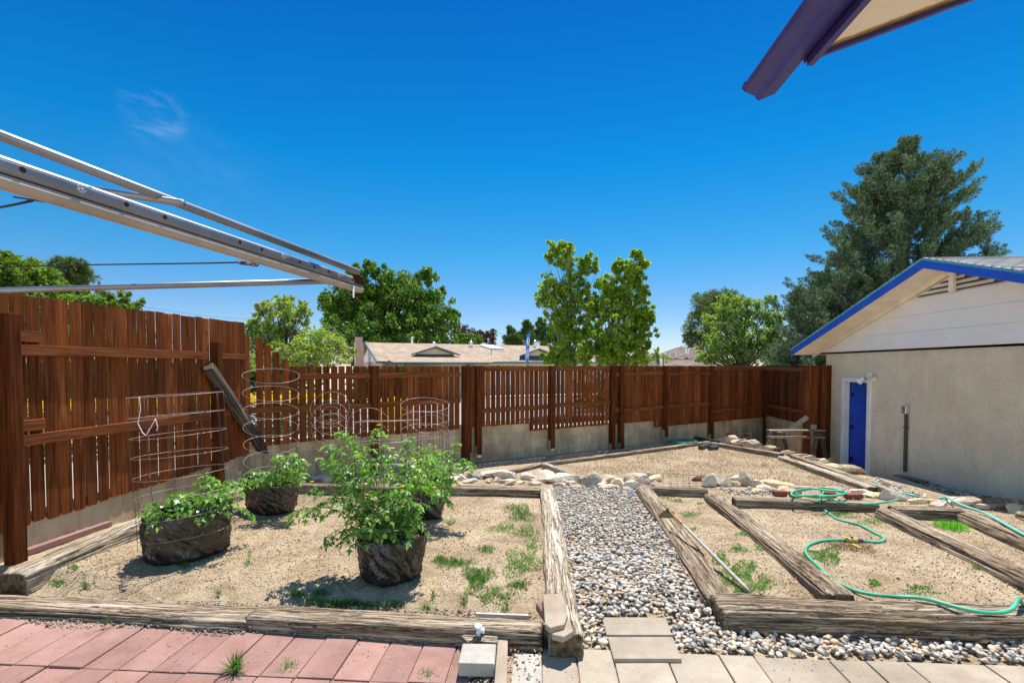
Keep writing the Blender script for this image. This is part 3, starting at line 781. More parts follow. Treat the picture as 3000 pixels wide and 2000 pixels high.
# short infill between the twin posts
picket(bb := MB(), FA, FA.t_of(1376), .05, .0, 1.62, -.01, .004); bb.build('infill_board', M_FEN2, f2)

# -- back fence, right stretch
B1 = C2W(7.25, 14.2); FB = Run(A1, B1)
f3 = thing('picket_fence', 'long red-brown back fence in the middle, standing on concrete blocks below the neighbour roof', 'fence', FB.at(0, -.3))
b = MB(); t = .02
cols = [1397, 1612, 1790, 1816, 1945, 2080, 2242]
T = [FB.t_of(c) for c in cols]
while t < FB.L-.05:
    c = None
    z0 = .485 if t < FB.t_of(1547) else (.325 if t < FB.t_of(1914) else .17)
    gap = .022 if t < T[2] else .014
    picket(b, FB, t, .112-gap-rnd.uniform(0, .004), z0+rnd.uniform(-.004, .004), 1.645+rnd.uniform(-.004, .004), 0, .003); t += .112
b.build('picket_panel', M_FEN, f3).data
for k, (i0, i1, up, m0, m1) in enumerate([(0, 1, 1.632, .83, .845), (1, 2, 1.632, .865, .874), (3, 4, 1.51, .68, .69), (4, 5, 1.505, .705, .706), (5, 6, 1.628, .50, .55)]):
    rail(f3, FB, T[i0]+.05, T[i1]-.05, up, up); rail(f3, FB, T[i0]+.05, T[i1]-.05, m0, m1)
rail(f3, FB, T[2]+.05, T[3]-.05, 1.50, 1.50); rail(f3, FB, T[2]+.05, T[3]-.05, .70, .70)
for k, tt in enumerate(T):
    gp = FB.at(tt, 0, .05); z0 = gz(gp.x, gp.y)
    post(f3, FB, tt, z0+(.16 if k in (0, 1, 4) else -.05), 1.648, .105 if k != 6 else .13, .055)

# -- end fence to the garage
E1 = Vector((6.16, 12.0, 0)); FE = Run(B1, E1)
if FE.n.x > 0: FE.n = -FE.n
f4 = thing('picket_fence', 'short dark fence stretch at the back right corner running to the garage, behind the sawhorses', 'fence', FE.at(0, -.6))
b = MB(); t = .03
while t < FE.L-.05:
    picket(b, FE, t, .102, .24+rnd.uniform(-.005, .005), 1.655+rnd.uniform(-.003, .003), 0, .003); t += .106
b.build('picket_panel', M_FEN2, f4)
rail(f4, FE, .1, FE.L-.08, 1.60, 1.60); rail(f4, FE, .25, FE.L-.08, .58, .585)
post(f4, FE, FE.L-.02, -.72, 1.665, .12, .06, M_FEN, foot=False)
FG = Run((6.20, 12.16), (6.78, 12.22))
b = MB(); picket(b, FG, .02, .17, -.5, 1.60, .05, .003, th=.035); b.build('plank', M_FEN, f4)
b = MB(); t = -.02
while t < .55: picket(b, FG, t, .115, -.55, 1.66, 0, .003); t += .118
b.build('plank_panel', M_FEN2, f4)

# ---- block walls below the fences
def blockwall(label, run, t0, t1, steps, z0, off=-.03, th=.15, face=.2, length=.4):
    """steps: [(t_until, ztop)]"""
    b = MB(); M = Matrix((run.d, run.n, Vector((0, 0, 1)))).transposed(); prevt = t0
    for (tu, zt) in steps:
        z = zt; k = 0
        while z > z0:
            x = prevt-(0 if k % 2 else length/2)
            while x < tu-.005:
                xa = max(x, prevt); xb = min(x+length, tu)
                if xb-xa > .02:
                    hb = face
                    b.box(run.at((xa+xb)/2, z-hb/2, off-th/2+rnd.uniform(-.0015, .0015)), (xb-xa-.011, th, hb-.011), M)
                x += length
            z -= face; k += 1
        # mortar body slightly recessed
        b.box(run.at((prevt+tu)/2, (zt+z0)/2-.004, off-th/2), (tu-prevt+.002, th-.012, zt-z0), M)
        prevt = tu
    return tag(b.build('block_wall', M_BLOCK, loc=run.at(t0, z0)), label, 'wall')
blockwall('shaded block wall below the left back fence, behind the tomato plants', FA, -.05, FA.L, [(FA.L+.05, .56)], -.5)
blockwall('concrete block wall stepping down below the long back fence', FB, -.1, FB.L, [(FB.t_of(1547)+.09, .52), (FB.t_of(1914)+.09, .36), (FB.L+.05, .20)], -.9)
blockwall('block wall in the sunken corner beside the garage, behind the sawhorses', FE, 0, FE.L, [(FE.L-.03, .27)], -1.0, off=-.02)

# ================================================================ GARAGE
gar = thing('garage', 'beige stucco garage with white gable, blue fascia and open blue door at the right', 'garage', (6.75, 8.65, -.7))
WX = 6.75; YF, YN = 12.46, 4.84; ZB = 1.975
DY0, DY1, DZ0, DZ1 = 10.85, 11.66, -.72, 1.29
b = MB()
def wall_yz(b, x0, x1, y0, y1, z0, z1): b.box(((x0+x1)/2, (y0+y1)/2, (z0+z1)/2), (x1-x0, y1-y0, z1-z0))
wall_yz(b, WX, WX+.16, DY1+.02, YF, -1.1, ZB); wall_yz(b, WX, WX+.16, YN, DY0-.02, -1.1, ZB); wall_yz(b, WX, WX+.16, DY0-.02, DY1+.02, DZ1+.02, ZB)
wall_yz(b, WX+.16, WX+6.5, YF-.16, YF, -1.1, ZB); wall_yz(b, WX+.16, WX+6.5, YN, YN+.16, -1.1, ZB); wall_yz(b, WX+6.5, WX+6.66, YN, YF, -1.1, ZB)
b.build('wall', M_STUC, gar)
b = MB(); wall_yz(b, WX+.16, WX+6.5, YN+.16, YF-.16, -.9, DZ0+.005); b.build('floor', M_GREYC, gar)
# gable siding boards
PKY, PKZ, SL = 8.65, 3.27, .31
EY = 12.98
def roofz(y): return PKZ-SL*abs(y-PKY)
b = MB(); zb = ZB-.01; bh = .30
lev = [zb+k*bh for k in range(6)]
for k in range(5):
    z0, z1 = lev[k]+.006, lev[k+1]
    y1 = PKY+(PKZ-.02-z0)/SL; y1b = PKY+(PKZ-.02-z1)/SL
    y1 = min(y1, EY); y1b = min(max(y1b, PKY+.001), EY)
    y0 = 2*PKY-y1; y0b = 2*PKY-y1b
    if z1 > PKZ-.02: break
    vent0 = 2.88
    if z0 > vent0-.02: break
    b.prism([(WX-.022, y0, z0), (WX-.022, y1, z0), (WX-.022, y1b, z1), (WX-.022, y0b, z1)], (.05, 0, 0))
b.prism([(WX-.010, 2*PKY-EY, zb), (WX-.010, EY, zb), (WX-.010, EY, roofz(EY)), (WX-.010, PKY, PKZ-.05), (WX-.010, 2*PKY-EY, roofz(EY))], (.06, 0, 0))
b.build('gable_siding', M_SIDING, gar)
# vent with louvres and centre post
vent = MB(); zv = lev[3]+.02
vw = (PKZ-.12-zv)/SL
vent.prism([(WX-.045, PKY-vw, zv), (WX-.045, PKY+vw, zv), (WX-.045, PKY, PKZ-.12)], (.030, 0, 0))
vo = vent.build('gable_vent', M_PIPE, gar)
b = MB(); z = zv+.02
while z < PKZ-.16:
    hw = (PKZ-.14-z)/SL
    b.prism([(WX-.05, PKY-hw, z+.05), (WX-.085, PKY-hw, z), (WX-.075, PKY-hw, z-.004), (WX-.045, PKY-hw, z+.045)], (0, 2*hw, 0)); z += .082
b.build('louvre', M_SOFFIT, vo)
b = MB(); b.box((WX-.10, PKY, (zv+PKZ-.08)/2), (.045, .10, PKZ-.08-zv+.05)); b.build('centre_board', M_SOFFIT, vo)
# trim moulding where the soffit meets the gable
OX = 6.2
for sgn in (1, -1):
    b = MB(); ye = PKY+sgn*(EY-PKY)
    b.bar((WX-.05, PKY, PKZ-.035), (WX-.05, ye, roofz(EY)-.035), .03, .07); b.build('trim', M_SOFFIT, gar)
# roof slabs, soffit, fascia
for sgn in (1, -1):
    ye = PKY+sgn*(EY+.03-PKY); ze = roofz(EY+.03)
    b = MB(); b.prism([(OX-.03, PKY, PKZ+.135), (OX-.03, ye, ze+.135), (OX-.03, ye, ze+.155), (OX-.03, PKY, PKZ+.155)], (7.6, 0, 0)); rf = b.build('roof', M_SHG, gar)
    b = MB(); b.prism([(OX, PKY, PKZ+.0), (OX, ye, ze+.0), (OX, ye, ze+.02), (OX, PKY, PKZ+.02)], (7.5, 0, 0)); b.build('soffit', M_SOFFIT, gar)
    b = MB(); b.prism([(OX-.02, PKY, PKZ-.02), (OX-.02, ye, ze-.02), (OX-.02, ye, ze+.11), (OX-.02, PKY, PKZ+.11)], (.022, 0, 0)); b.build('fascia', M_BLUE, gar)
    b = MB(); b.prism([(OX-.035, PKY, PKZ+.105), (OX-.035, ye, ze+.105), (OX-.035, ye, ze+.134), (OX-.035, PKY, PKZ+.134)], (.06, 0, 0)); b.build('drip_edge', M_TEAL, gar)
    b = MB(); b.box((OX+3.7, ye-sgn*.012, ze+.055), (7.4, .02, .11)); b.build('fascia', M_BLUE, gar)
# shingle courses on the near slope
b = MB(); s = .12
while s < 4.2:
    y = PKY-s; b.box((OX+3.75, y, roofz(y)+.159), (7.55, .012, .008)); s += .145
b.build('shingle_courses', M_GREYPL, gar)
# door, frame, hinges
b = MB(); fx = WX-.02
b.box((fx, DY0-.045, (DZ0+DZ1)/2), (.05, .09, DZ1-DZ0+.16)); b.box((fx, DY1+.045, (DZ0+DZ1)/2), (.05, .09, DZ1-DZ0+.16)); b.box((fx, (DY0+DY1)/2, DZ1+.045), (.052, DY1-DY0, .09))
b.box((WX+.085, DY1+.01, (DZ0+DZ1)/2), (.15, .022, DZ1-DZ0)); b.box((WX+.085, DY0-.01, (DZ0+DZ1)/2), (.15, .022, DZ1-DZ0)); b.box((WX+.085, (DY0+DY1)/2, DZ1+.01), (.15, DY1-DY0, .022))
b.build('door_frame', M_WHITEP, gar, bevel=.004)
ang = R(24); hx, hy = WX+.13, DY1-.02
dd = Vector((math.sin(ang), -math.cos(ang), 0)); dn = Vector((math.cos(ang), math.sin(ang), 0))
Md = Matrix((dd, dn, Vector((0, 0, 1)))).transposed(); c = Vector((hx, hy, (DZ0+DZ1)/2+.03))+dd*.40+dn*.02
b = MB(); b.box(c, (.80, .04, DZ1-DZ0-.05), Md); dr = b.build('door', M_DOOR, gar, bevel=.003)
b = MB(); b.box((WX+.105, DY1-.012, (DZ0+DZ1)/2), (.035, .022, DZ1-DZ0-.02)); b.build('door_stop', M_DOOR, gar)
for z in (1.0, .27, -.45):
    b = MB(); b.lathe((hx-.012, hy-.006, z-.05), [(.009, 0), (.009, .1)], 10); b.box((hx-.01, hy+.012, z), (.045, .006, .095)); b.box(Vector((hx, hy, z))+dd*.03-dn*.003, (.055, .006, .095), Md); b.build('hinge', M_BRASS, dr)
b = MB(); pk = Vector((hx, hy, .22))+dd*.73-dn*.03; b.lathe(pk, [(.02, 0), (.03, .02), (.028, .045), (.012, .055)], 14, Matrix.Rotation(R(-90), 3, 'Y')); b.build('knob', M_BRASS, dr)
# floodlight
p0 = PX(2561, 1110, WX); fl = thing('floodlight', 'twin-head floodlight with white junction box above the blue garage door', 'light', p0)
b = MB(); b.lathe(p0+Vector((-.03, 0, .0)), [(.055, -.03), (.055, .03)], 16, Matrix.Rotation(R(90), 3, 'Y')); b.box(p0+Vector((-.04, 0, -.0)), (.06, .19, .05)); b.build('junction_box', M_WHITEP, fl, bevel=.004)
for py_, dz, dy, aim in ((1, .09, -.10, Vector((-.8, -.45, -.25))), (2, -.04, .19, Vector((-.6, .5, -.7)))):
    hp = p0+Vector((-.16, dy, dz)); aim.normalize(); M = aim.to_track_quat('Z', 'Y').to_matrix()
    b = MB(); b.tube([p0+Vector((-.06, dy*.3, .02)), p0+Vector((-.10, dy*.6, dz*.7+.02)), hp-aim*.03], .008, 8)
    b.build('arm', M_PIPE, fl)
    b = MB(); b.lathe(hp, [(.02, -.09), (.035, -.07), (.045, -.03), (.072, .02), (.078, .045)], 20, M); hd = b.build('lamp_head', M_WHITEP, fl, smooth=True)
    b = MB(); b.lathe(hp, [(.074, .040), (.06, .055), (.03, .064), (.004, .067)], 20, M); b.build('lens', M_GLASS, hd, smooth=True)
# conduit pipe and box
p1 = PX(2661, 1200, WX); p2 = PX(2655, 1375, WX)
cd = thing('conduit', 'brown electrical conduit with a grey socket box running down the stucco wall', 'conduit', Vector((WX, p1.y, p2.z)))
b = MB(); b.box((WX-.035, p1.y, (p1.z+p2.z)/2-.04), (.045, .045, p1.z-p2.z)); b.box((WX-.03, p1.y, p1.z-.33), (.075, .10, .015)); b.build('pipe', M_PIPE, cd, bevel=.006)
b = MB(); b.box((WX-.045, p1.y, p1.z), (.09, .105, .15)); b.build('socket_box', M_GREYPL if 0 else M_BOLT, cd, bevel=.01)

# ================================================================ OWN HOUSE EAVE (top right)
ev = thing('roof_eave', 'corner of the house eave overhead at top right with purple gutter and peeling cream soffit', 'eave', PD(2400, 120, 1.3))
GZ = 2.75
pA = PZ(2222, 296, GZ)                       # lowest outer corner of the gutter end
Yg = pA.y; Xg = pA.x
def gp_(dx, dz): return (Xg+dx, Yg, GZ+dz)
prof = [gp_(0, 0), gp_(-.012, .010), gp_(-.017, .022), gp_(-.040, .032), gp_(-.058, .040), gp_(-.070, .054), gp_(-.064, .060), gp_(-.052, .048), gp_(-.034, .040), gp_(-.012, .028), gp_(-.006, .010), gp_(.062, .036), gp_(.062, .10), gp_(.068, .10), gp_(.068, .028)]
b = MB(); b.prism(prof, (0, -4.2, 0))
b.build('gutter', M_PURP, ev)
b = MB(); b.prism([gp_(-.070, .054), gp_(-.058, .040), gp_(-.040, .032), gp_(-.017, .022), gp_(-.012, .010), gp_(0, 0), gp_(.068, .028), gp_(.068, .09), gp_(-.06, .08)], (0, -.003, 0)); b.build('gutter_cap', M_PURP, ev)
# fascia behind the gutter, soffit and rake board
pr_ = PX(2366, 178, Xg+.075); Yr = pr_.y; zr_ = pr_.z-GZ
x0 = Xg+.072
b = MB(); b.box((x0+.012, Yr-2.05, GZ+zr_+.035), (.022, 4.1, .11)); b.build('fascia', M_PURP, ev)
_d = ray(2845, 0); _q = CAM+_d*(Yr/_d.y); SLR = (_q.z-pr_.z)/(_q.x-x0)
def rk(x, dz): return (x, Yr, GZ+zr_+SLR*(x-x0)+dz)
def mat_soffit_old():
    m = NM('peeling_soffit', .8, .2); v = m.coord((1, 1, 1)); a = m.noise(m.coord((1, 1, 4)), 3.5, 7, .72, 1.5); st = m.noise(m.coord((3, 18, 10)), 2, 5, .7, .5)
    sp = m.n('ShaderNodeSeparateXYZ'); m.l(m.tc.outputs['Object'], sp.inputs[0])
    edge = m.mr(sp.outputs[1], Yr-.10-Vector(ev.location).y, Yr-.012-Vector(ev.location).y)
    ed = m.mix(edge, a, .35)
    c = m.ramp(ed, [(.52, (.78, .68, .56)), (.60, (.45, .27, .10)), (.78, (.12, .07, .03))])
    c = m.mix(c, m.ramp(st, [(.30, (.62, .52, .42)), (.40, (1, 1, 1))]), .8, 'MULTIPLY'); m.col(c); m.bump(a, .4, .006); return m.m
b = MB(); n = 40
for i in range(n):
    xa = x0+.02+i*2.6/n; xb = x0+.02+(i+1)*2.6/n
    w0 = .0035*mn.noise(Vector((xa*14, 0, 0))); w1 = .0035*mn.noise(Vector((xb*14, 0, 0)))
    b.prism([(xa, Yr-.010+w0, rk(xa, .012)[2]), (xb, Yr-.010+w1, rk(xb, .012)[2]), (xb, Yr-4.1, rk(xb, .012)[2]), (xa, Yr-4.1, rk(xa, .012)[2])], (0, 0, .018))
b.build('soffit', mat_soffit_old(), ev)
b = MB(); b.prism([rk(x0-.002, 0), rk(x0+2.7, 0), rk(x0+2.7, .13), rk(x0-.002, .13)], (0, .018, 0)); b.build('rake_board', M_PURP, ev)
b = MB(); b.prism([(x0-.03, Yr+.04, rk(x0-.03, .135)[2]), (x0+2.7, Yr+.04, rk(x0+2.7, .135)[2]), (x0+2.7, Yr+.04, rk(x0+2.7, .16)[2]), (x0-.03, Yr+.04, rk(x0-.03, .16)[2])], (0, -4.2, 0)); b.build('shingles', M_SHG, ev)

# ================================================================ CLOTHESLINE FRAME (top left)
cl = thing('clothesline', 'aluminium clothesline frame with bolted double bar and black lines at upper left', 'clothesline', (-1.45, -.6, 0))
e1 = PZ(1054, 838, 2.0); e0 = PZ(-30, 495, 2.0); dB = (e0-e1).normalized(); e0 = e1+dB*2.6
def two_bars():
    sdv = Vector((0, 0, 1)).cross(dB).normalized()
    for k, (dz, hh) in enumerate(((.012, .034), (-.0175, .0245))):
        b = MB(); 
        pr = []; r_ = .012
        for ca, (sy, sz) in enumerate(((1, 1), (-1, 1), (-1, -1), (1, -1))):
            for q in range(4):
                a = R(ca*90+q*30); rr_ = min(r_, hh/2-.001)
                pr.append((math.cos(a)*rr_+sy*(.019-rr_), math.sin(a)*rr_+sz*(hh/2-rr_)))
        b.prism([e1+sdv*y+Vector((0, 0, z+dz)) for y, z in pr], e0-e1)
        b.build('bar', M_TUBE if k == 0 else M_CHAN, cl)
    return sdv
sdv = two_bars()
vis = sdv if (CAM-e1).dot(sdv) > 0 else -sdv
def on_bar(px):  # distance from tip for a photo column
    best = min(range(0, 400), key=lambda i: abs(col_of(e1+dB*i*.005)-px)); return best*.005
def col_of(p):
    v = Vector(p)-CAM; z = v.dot(HF); return 1500+F*v.dot(HR)/z if z > .05 else -9999
for px in (66, 364, 474, 695, 757, 868, 912, 953, 1023):
    c = e1+dB*on_bar(px)+Vector((0, 0, .012)); M = vis.to_track_quat('Z', 'Y').to_matrix()
    b = MB(); b.lathe(c, [(.0058, .0175), (.0058, .0196), (.003, .0197)], 14, M); b.build('bolt_hole', M_RUSTH, cl)
for px in (228, 820, 985):
    c = e1+dB*on_bar(px)+Vector((0, 0, .012)); M = vis.to_track_quat('Z', 'Y').to_matrix()
    b = MB(); b.lathe(c, [(.0085, .018), (.0085, .021), (.0065, .021), (.0065, .027), (.0038, .027), (.0038, .045)], 12, M); b.build('bolt', M_BOLT, cl, smooth=False)
def tubepart(name, a, b_, r, mat=M_TUBE, k=14):
    b = MB(); b.tube([a, b_], r, k); return b.build(name, mat, cl, smooth=True)
t1 = PD(1050, 797, 2.06); t0 = PD(-30, 385, 1.16); dt = (t0-t1); t0x = t1+dt*1.9
tubepart('upper_tube', t1, t0x, .0125)
tubepart('brace_tube', PD(535, 596, 1.42), PD(180, 540, 1.62), .0105)
h1 = PD(1010, 822, 2.17); h0 = PD(-40, 852, 2.2)
tubepart('cross_tube', h1, h1+(h0-h1)*1.7, .0125)
b = MB(); b.prism([PD(1030, 800, 2.07), PD(1062, 812, 2.07), PD(1066, 838, 2.12), PD(1040, 830, 2.12)], (0.0, .012, 0)); b.build('end_bracket', M_RUSTH, cl)
b = MB(); b.tube([PD(1037, 838, 2.14), PD(1036, 872, 2.14)], [.006, .003], 8); b.build('tip_screw', M_BOLT, cl)
def line(pts, r=.0032):
    b = MB(); b.tube(pts, r, 6); return b.build('line', M_ROPE, cl, smooth=True)
line([PD(-60, 784, 2.5), PD(300, 775, 2.35), PD(600, 771, 2.05), PD(722, 768, 1.93)])
line([PD(-60, 841, 2.3), PD(300, 836, 2.27), PD(700, 826, 2.2), PD(975, 816, 2.14)], .0028)
line([PD(-40, 615, 1.2), PD(40, 600, 1.17), PD(95, 588, 1.12)], .0028); line([PD(40, 577, 1.15), PD(150, 594, 1.1)], .0022)
line([PD(240, 470*1.0+90, 1.66), PD(340, 575, 1.5)], .002)
b = MB(); pts = []
for i in range(60):
    q = i/59; c = PD(700, 769, 1.95).lerp(PD(758, 776, 1.88), q); a = q*40
    pts.append(c+Vector((math.cos(a)*.004, math.sin(a*1.3)*.004, math.sin(a)*.005)))
b.tube(pts, .0035, 6); b.build('knot', M_WIRED, cl)
# supporting post, out of frame
b = MB(); pc = Vector((-1.45, -.6, 0)); b.tube([pc, pc+Vector((0, 0, 2.5))], .03, 16)
b.tube([Vector((-1.45, -.6, 2.0)), e0], .018, 10); b.tube([Vector((-1.45, -.6, 2.45)), t0x], .012, 10); b.build('post', M_TUBE, cl, smooth=True)

# ================================================================ GROW BAGS, CAGES, TOMATOES
def hull_noise(a, z, seed):
    def rid(tw, k, zz, off):
        n = mn.noise(Vector((math.cos(a+z*tw)*k, math.sin(a+z*tw)*k, z*zz+seed*7.1+off))); return max(0.0, 1-abs(n)*5)
    n = mn.noise(Vector((math.cos(a)*1.6, math.sin(a)*1.6, z*2.0+seed*7.1)))*.045
    f = .014*rid(3.4, 2.4, .8, 0)+.010*rid(-2.6, 2.2, 1.0, 5)-.012*rid(1.2, 4.2, .6, 9)+.010*rid(6.0, 3.0, .5, 15)
    return n+f+.005*mn.noise(Vector((math.cos(a+z*2)*6, math.sin(a+z*2)*6, z*4+seed)))
def grow_bag(label, px, py, rx, ry, rot, H, slope=(0, 0), seed=0, taper=.87, depth=None):
    """px,py: centre of the base on the ground"""
    c = G(px, py); t = thing('grow_bag', label, 'planter', c)
    K = 150; NZ = 40; V = []; Fq = []
    def P(a, z, k=1.0, rim=0.0):
        rr = 1+hull_noise(a, z, seed)/max(rx, ry)*1.0
        s = (taper+(1-taper)*min(1, z/H*1.3))*k*rr*(1-.10*max(0, 1-z/.04)**2)
        x = math.cos(a)*rx*s; y = math.sin(a)*ry*s
        x, y = x*math.cos(rot)-y*math.sin(rot), x*math.sin(rot)+y*math.cos(rot)
        ztop = z*(1+ (slope[0]*x+slope[1]*y)/H)
        return (x, y, ztop+rim)
    for i in range(NZ+1):
        z = H*i/NZ
        for j in range(K):
            a = 2*math.pi*j/K; rim = (.045*mn.noise(Vector((math.cos(a)*3, math.sin(a)*3, seed)))+.022*mn.noise(Vector((math.cos(a)*11, math.sin(a)*11, seed)))) if i == NZ else 0
            V.append(P(a, z, 1, rim))
    for q in range(1, 6):
        for j in range(K):
            a = 2*math.pi*j/K; V.append(P(a, H-.018*q*q*.6, 1-.02-.012*q, .012*mn.noise(Vector((a*5, q*.5, seed+2)))))
    n = NZ+1+5
    Fq = [(i*K+j, i*K+(j+1) % K, (i+1)*K+(j+1) % K, (i+1)*K+j) for i in range(n-1) for j in range(K)]
    me = np_mesh('bag', V, Fq, 4); bag = link('bag', me, M_BAG, t, smooth=True)
    # soil
    V = [(0, 0, H*.80)]; Fc = []
    rings = 7
    for q in range(1, rings+1):
        for j in range(K):
            a = 2*math.pi*j/K; p = P(a, H*.80, q/rings*.97); V.append((p[0], p[1], p[2]+.012*mn.noise(Vector((p[0]*20, p[1]*20, seed)))))
    Fc = [(0, 1+j, 1+(j+1) % K) for j in range(K)]
    b = MB(); b.v = [tuple(Vector(v)+c) for v in V]; b.f = Fc+[(1+(q-1)*K+j, 1+q*K+j, 1+q*K+(j+1) % K, 1+(q-1)*K+(j+1) % K) for q in range(1, rings) for j in range(K)]
    b.build('soil', M_SOIL, t, smooth=True)
    return t, c
def cage(label, base, top, r0, r1, nring, nup, first=0.0, seed=0, wire=.0026, sq=1.0, tilt=None, mat=None, group=None, kring=40, gap=None, name='tomato_cage'):
    wire *= .84; base = Vector(base); top = Vector(top); t = thing(name, label, 'cage', base, group=group)
    ax = (top-base); H = ax.length; ax.normalize(); u = (tilt if tilt is not None else Vector((1, 0, 0))); u = (u-ax*u.dot(ax)).normalized(); v = ax.cross(u)
    rr = random.Random(seed)
    def P(a, s, k=1.0):
        r = r0+(r1-r0)*s; r *= 1+.03*math.sin(2*a+seed)+.015*math.sin(3*a+seed*2)
        return base+ax*(H*s)+u*(math.cos(a)*r*k)+v*(math.sin(a)*r*sq*k)
    for i in range(nring):
        s = first+(1-first)*i/(nring-1); w1, w2 = rr.uniform(-.006, .006), rr.uniform(-.006, .006)
        b = MB(); n = kring
        pts = [P(2*math.pi*j/n, s)+ax*(w1*math.cos(2*math.pi*j/n)+w2*math.sin(2*math.pi*j/n)+.003*mn.noise(Vector((j*.7, i, seed)))) for j in range(n)]
        b.tube(pts, wire, 5, closed=True); b.build('ring', mat or M_WIRE, t, smooth=True)
    for j in range(nup):
        a = 2*math.pi*(j+rr.uniform(-.12, .12))/nup; b = MB()
        pts = [P(a, s/8)+Vector((rr.uniform(-.003, .003), rr.uniform(-.003, .003), 0)) for s in range(9)]
        b.tube(pts, wire*.9, 5); b.build('upright', M_WIRED, t, smooth=True)
    return t

# leaf geometry ---------------------------------------------------------------
def leaf_quads(P, D, N, L, Wd, fold=.25):
    """P base points, D directions, N normals, lengths and widths -> bent 4-vertex leaves"""
    P = np.asarray(P); D = D/np.linalg.norm(D, axis=1, keepdims=True); S = np.cross(D, N); S /= (np.linalg.norm(S, axis=1, keepdims=True)+1e-9)
    Nn = np.cross(S, D); L = np.asarray(L)[:, None]; Wd = np.asarray(Wd)[:, None]
    a = P; m = P+D*L*.45; tip = P+D*L-Nn*L*.12
    l = m+S*Wd*.5+Nn*Wd*fold; r = m-S*Wd*.5+Nn*Wd*fold
    V = np.stack([a, l, tip, r], axis=1).reshape(-1, 3)
    return V
def quads_obj(name, V, mat, parent=None, loc=None):
    n = len(V)//4; me = np_mesh(name, V-(np.array(rootloc(parent)) if parent is not None else np.array(loc if loc is not None else (0, 0, 0))), np.arange(n*4).reshape(-1, 4), 4)
    return link(name, me, mat, parent, None if parent is not None else loc)

def tomato(label, base, stems, seed, dens=1.0, leafL=.055, flowers=0, fruits=(), spread=1.0):
    """stems: list of 3-D polyline control points [start, mid, tip]"""
    t = thing('tomato_plant', label, 'plant', base)
    g = np.random.default_rng(seed); rr = random.Random(seed)
    P = []; D = []; N = []; L = []; W = []; st = MB(); FL_ = []
    for (a, m, e) in stems:
        a, m, e = Vector(a), Vector(m), Vector(e); n = 14
        pts = []
        for i in range(n+1):
            q = i/n; p = a*(1-q)**2+m*2*q*(1-q)+e*q*q
            p += Vector([mn.noise(Vector((q*4, k*5, seed+len(P)*.1)))*.02 for k in range(3)]); pts.append(p)
        st.tube(pts, [.0055*(1-.65*i/n)+.0008 for i in range(n+1)], 6)
        Ls = sum((pts[i+1]-pts[i]).length for i in range(n)); nl = max(4, int(Ls/.036*dens))
        for k in range(nl):
            q = .06+.94*(k+rr.random()*.8)/nl; q = min(q, .999); i = int(q*n); p = pts[i].lerp(pts[i+1], q*n-i); tg = (pts[i+1]-pts[i]).normalized()
            az = rr.uniform(0, 6.283); out = Vector((math.cos(az), math.sin(az), rr.uniform(-.1, .7))); out = (out+tg*.4).normalized()
            rl = rr.uniform(.07, .17)*(1.0 if q < .85 else .6)*spread
            cpts = []; 
            for s in range(6):
                f = s/5; cpts.append(p+out*rl*f+Vector((0, 0, -rl*.55*f*f)))
            st.tube([cpts[0], cpts[2], cpts[4], cpts[5]], .0016, 4, caps=False)
            tdir = (cpts[5]-cpts[4]).normalized(); sidev = tdir.cross(Vector((0, 0, 1)))
            if sidev.length < .1: sidev = Vector((1, 0, 0))
            sidev.normalize(); up = sidev.cross(tdir)
            for (ix, sgn) in ((1, 1), (1, -1), (3, 1), (3, -1), (4, 1), (4, -1), (5, 0)):
                if rr.random() < .10: continue
                o = cpts[ix]; d = (sidev*sgn+tdir*(.6 if sgn else 1.0)+Vector((0, 0, rr.uniform(-.55, .15)))).normalized()
                sc = rr.uniform(.6, 1.25)*leafL*(1.35 if sgn == 0 else .95)
                nn = (up+Vector((rr.uniform(-.6, .6), rr.uniform(-.6, .6), rr.uniform(-.2, .5)))).normalized()
                P.append(o); D.append(d); N.append(nn); L.append(sc); W.append(sc*rr.uniform(.34, .5))
            if flowers and q > .45 and len(FL_) < 4*45 and rr.random() < flowers:
                fp = p+Vector((rr.uniform(-.03, .03), rr.uniform(-.03, .03), .035))
                for s in range(4):
                    a5 = s*1.57+rr.random(); FL_.append((fp, Vector((math.cos(a5), math.sin(a5), -.1)), Vector((0, 0, 1)), .020, .012))
    V1 = leaf_quads(np.array(P), np.array(D), np.array(N), L, W)
    # a serrated look: each leaflet gets two small lobes
    Pn, Dn, Nn, Ln, Wn = np.array(P), np.array(D), np.array(N), np.array(L), np.array(W)
    Sd = np.cross(Dn, Nn); Sd /= np.linalg.norm(Sd, axis=1, keepdims=True)
    V2 = leaf_quads(Pn+Dn*Ln[:, None]*.22, Dn*.55+Sd*.8, Nn, Ln*.52, Wn*.48); V3 = leaf_quads(Pn+Dn*Ln[:, None]*.28, Dn*.55-Sd*.8, Nn, Ln*.5, Wn*.48)
    quads_obj('foliage', np.concatenate([V1, V2, V3]), L_TOM, t)
    st.build('stems', M_STEM, t, smooth=True)
    if FL_:
        for q4 in range(0, len(FL_), 4):
            fs = FL_[q4:q4+4]; V = leaf_quads(np.array([f[0] for f in fs]), np.array([f[1] for f in fs]), np.array([f[2] for f in fs]), [f[3] for f in fs], [f[4] for f in fs]); quads_obj('flower', V, L_FLOW, t)
    for f in fruits:
        b = MB(); 
        b.lathe(f, [(.001, -.018), (.011, -.014), (.018, 0), (.014, .012), (.004, .016), (.001, .015)], 14); b.build('green_tomato', M_FRUIT, t, smooth=True)
    return t
M_FRUIT = mat_plain('green_tomato', (.22, .36, .05), .3, .5)

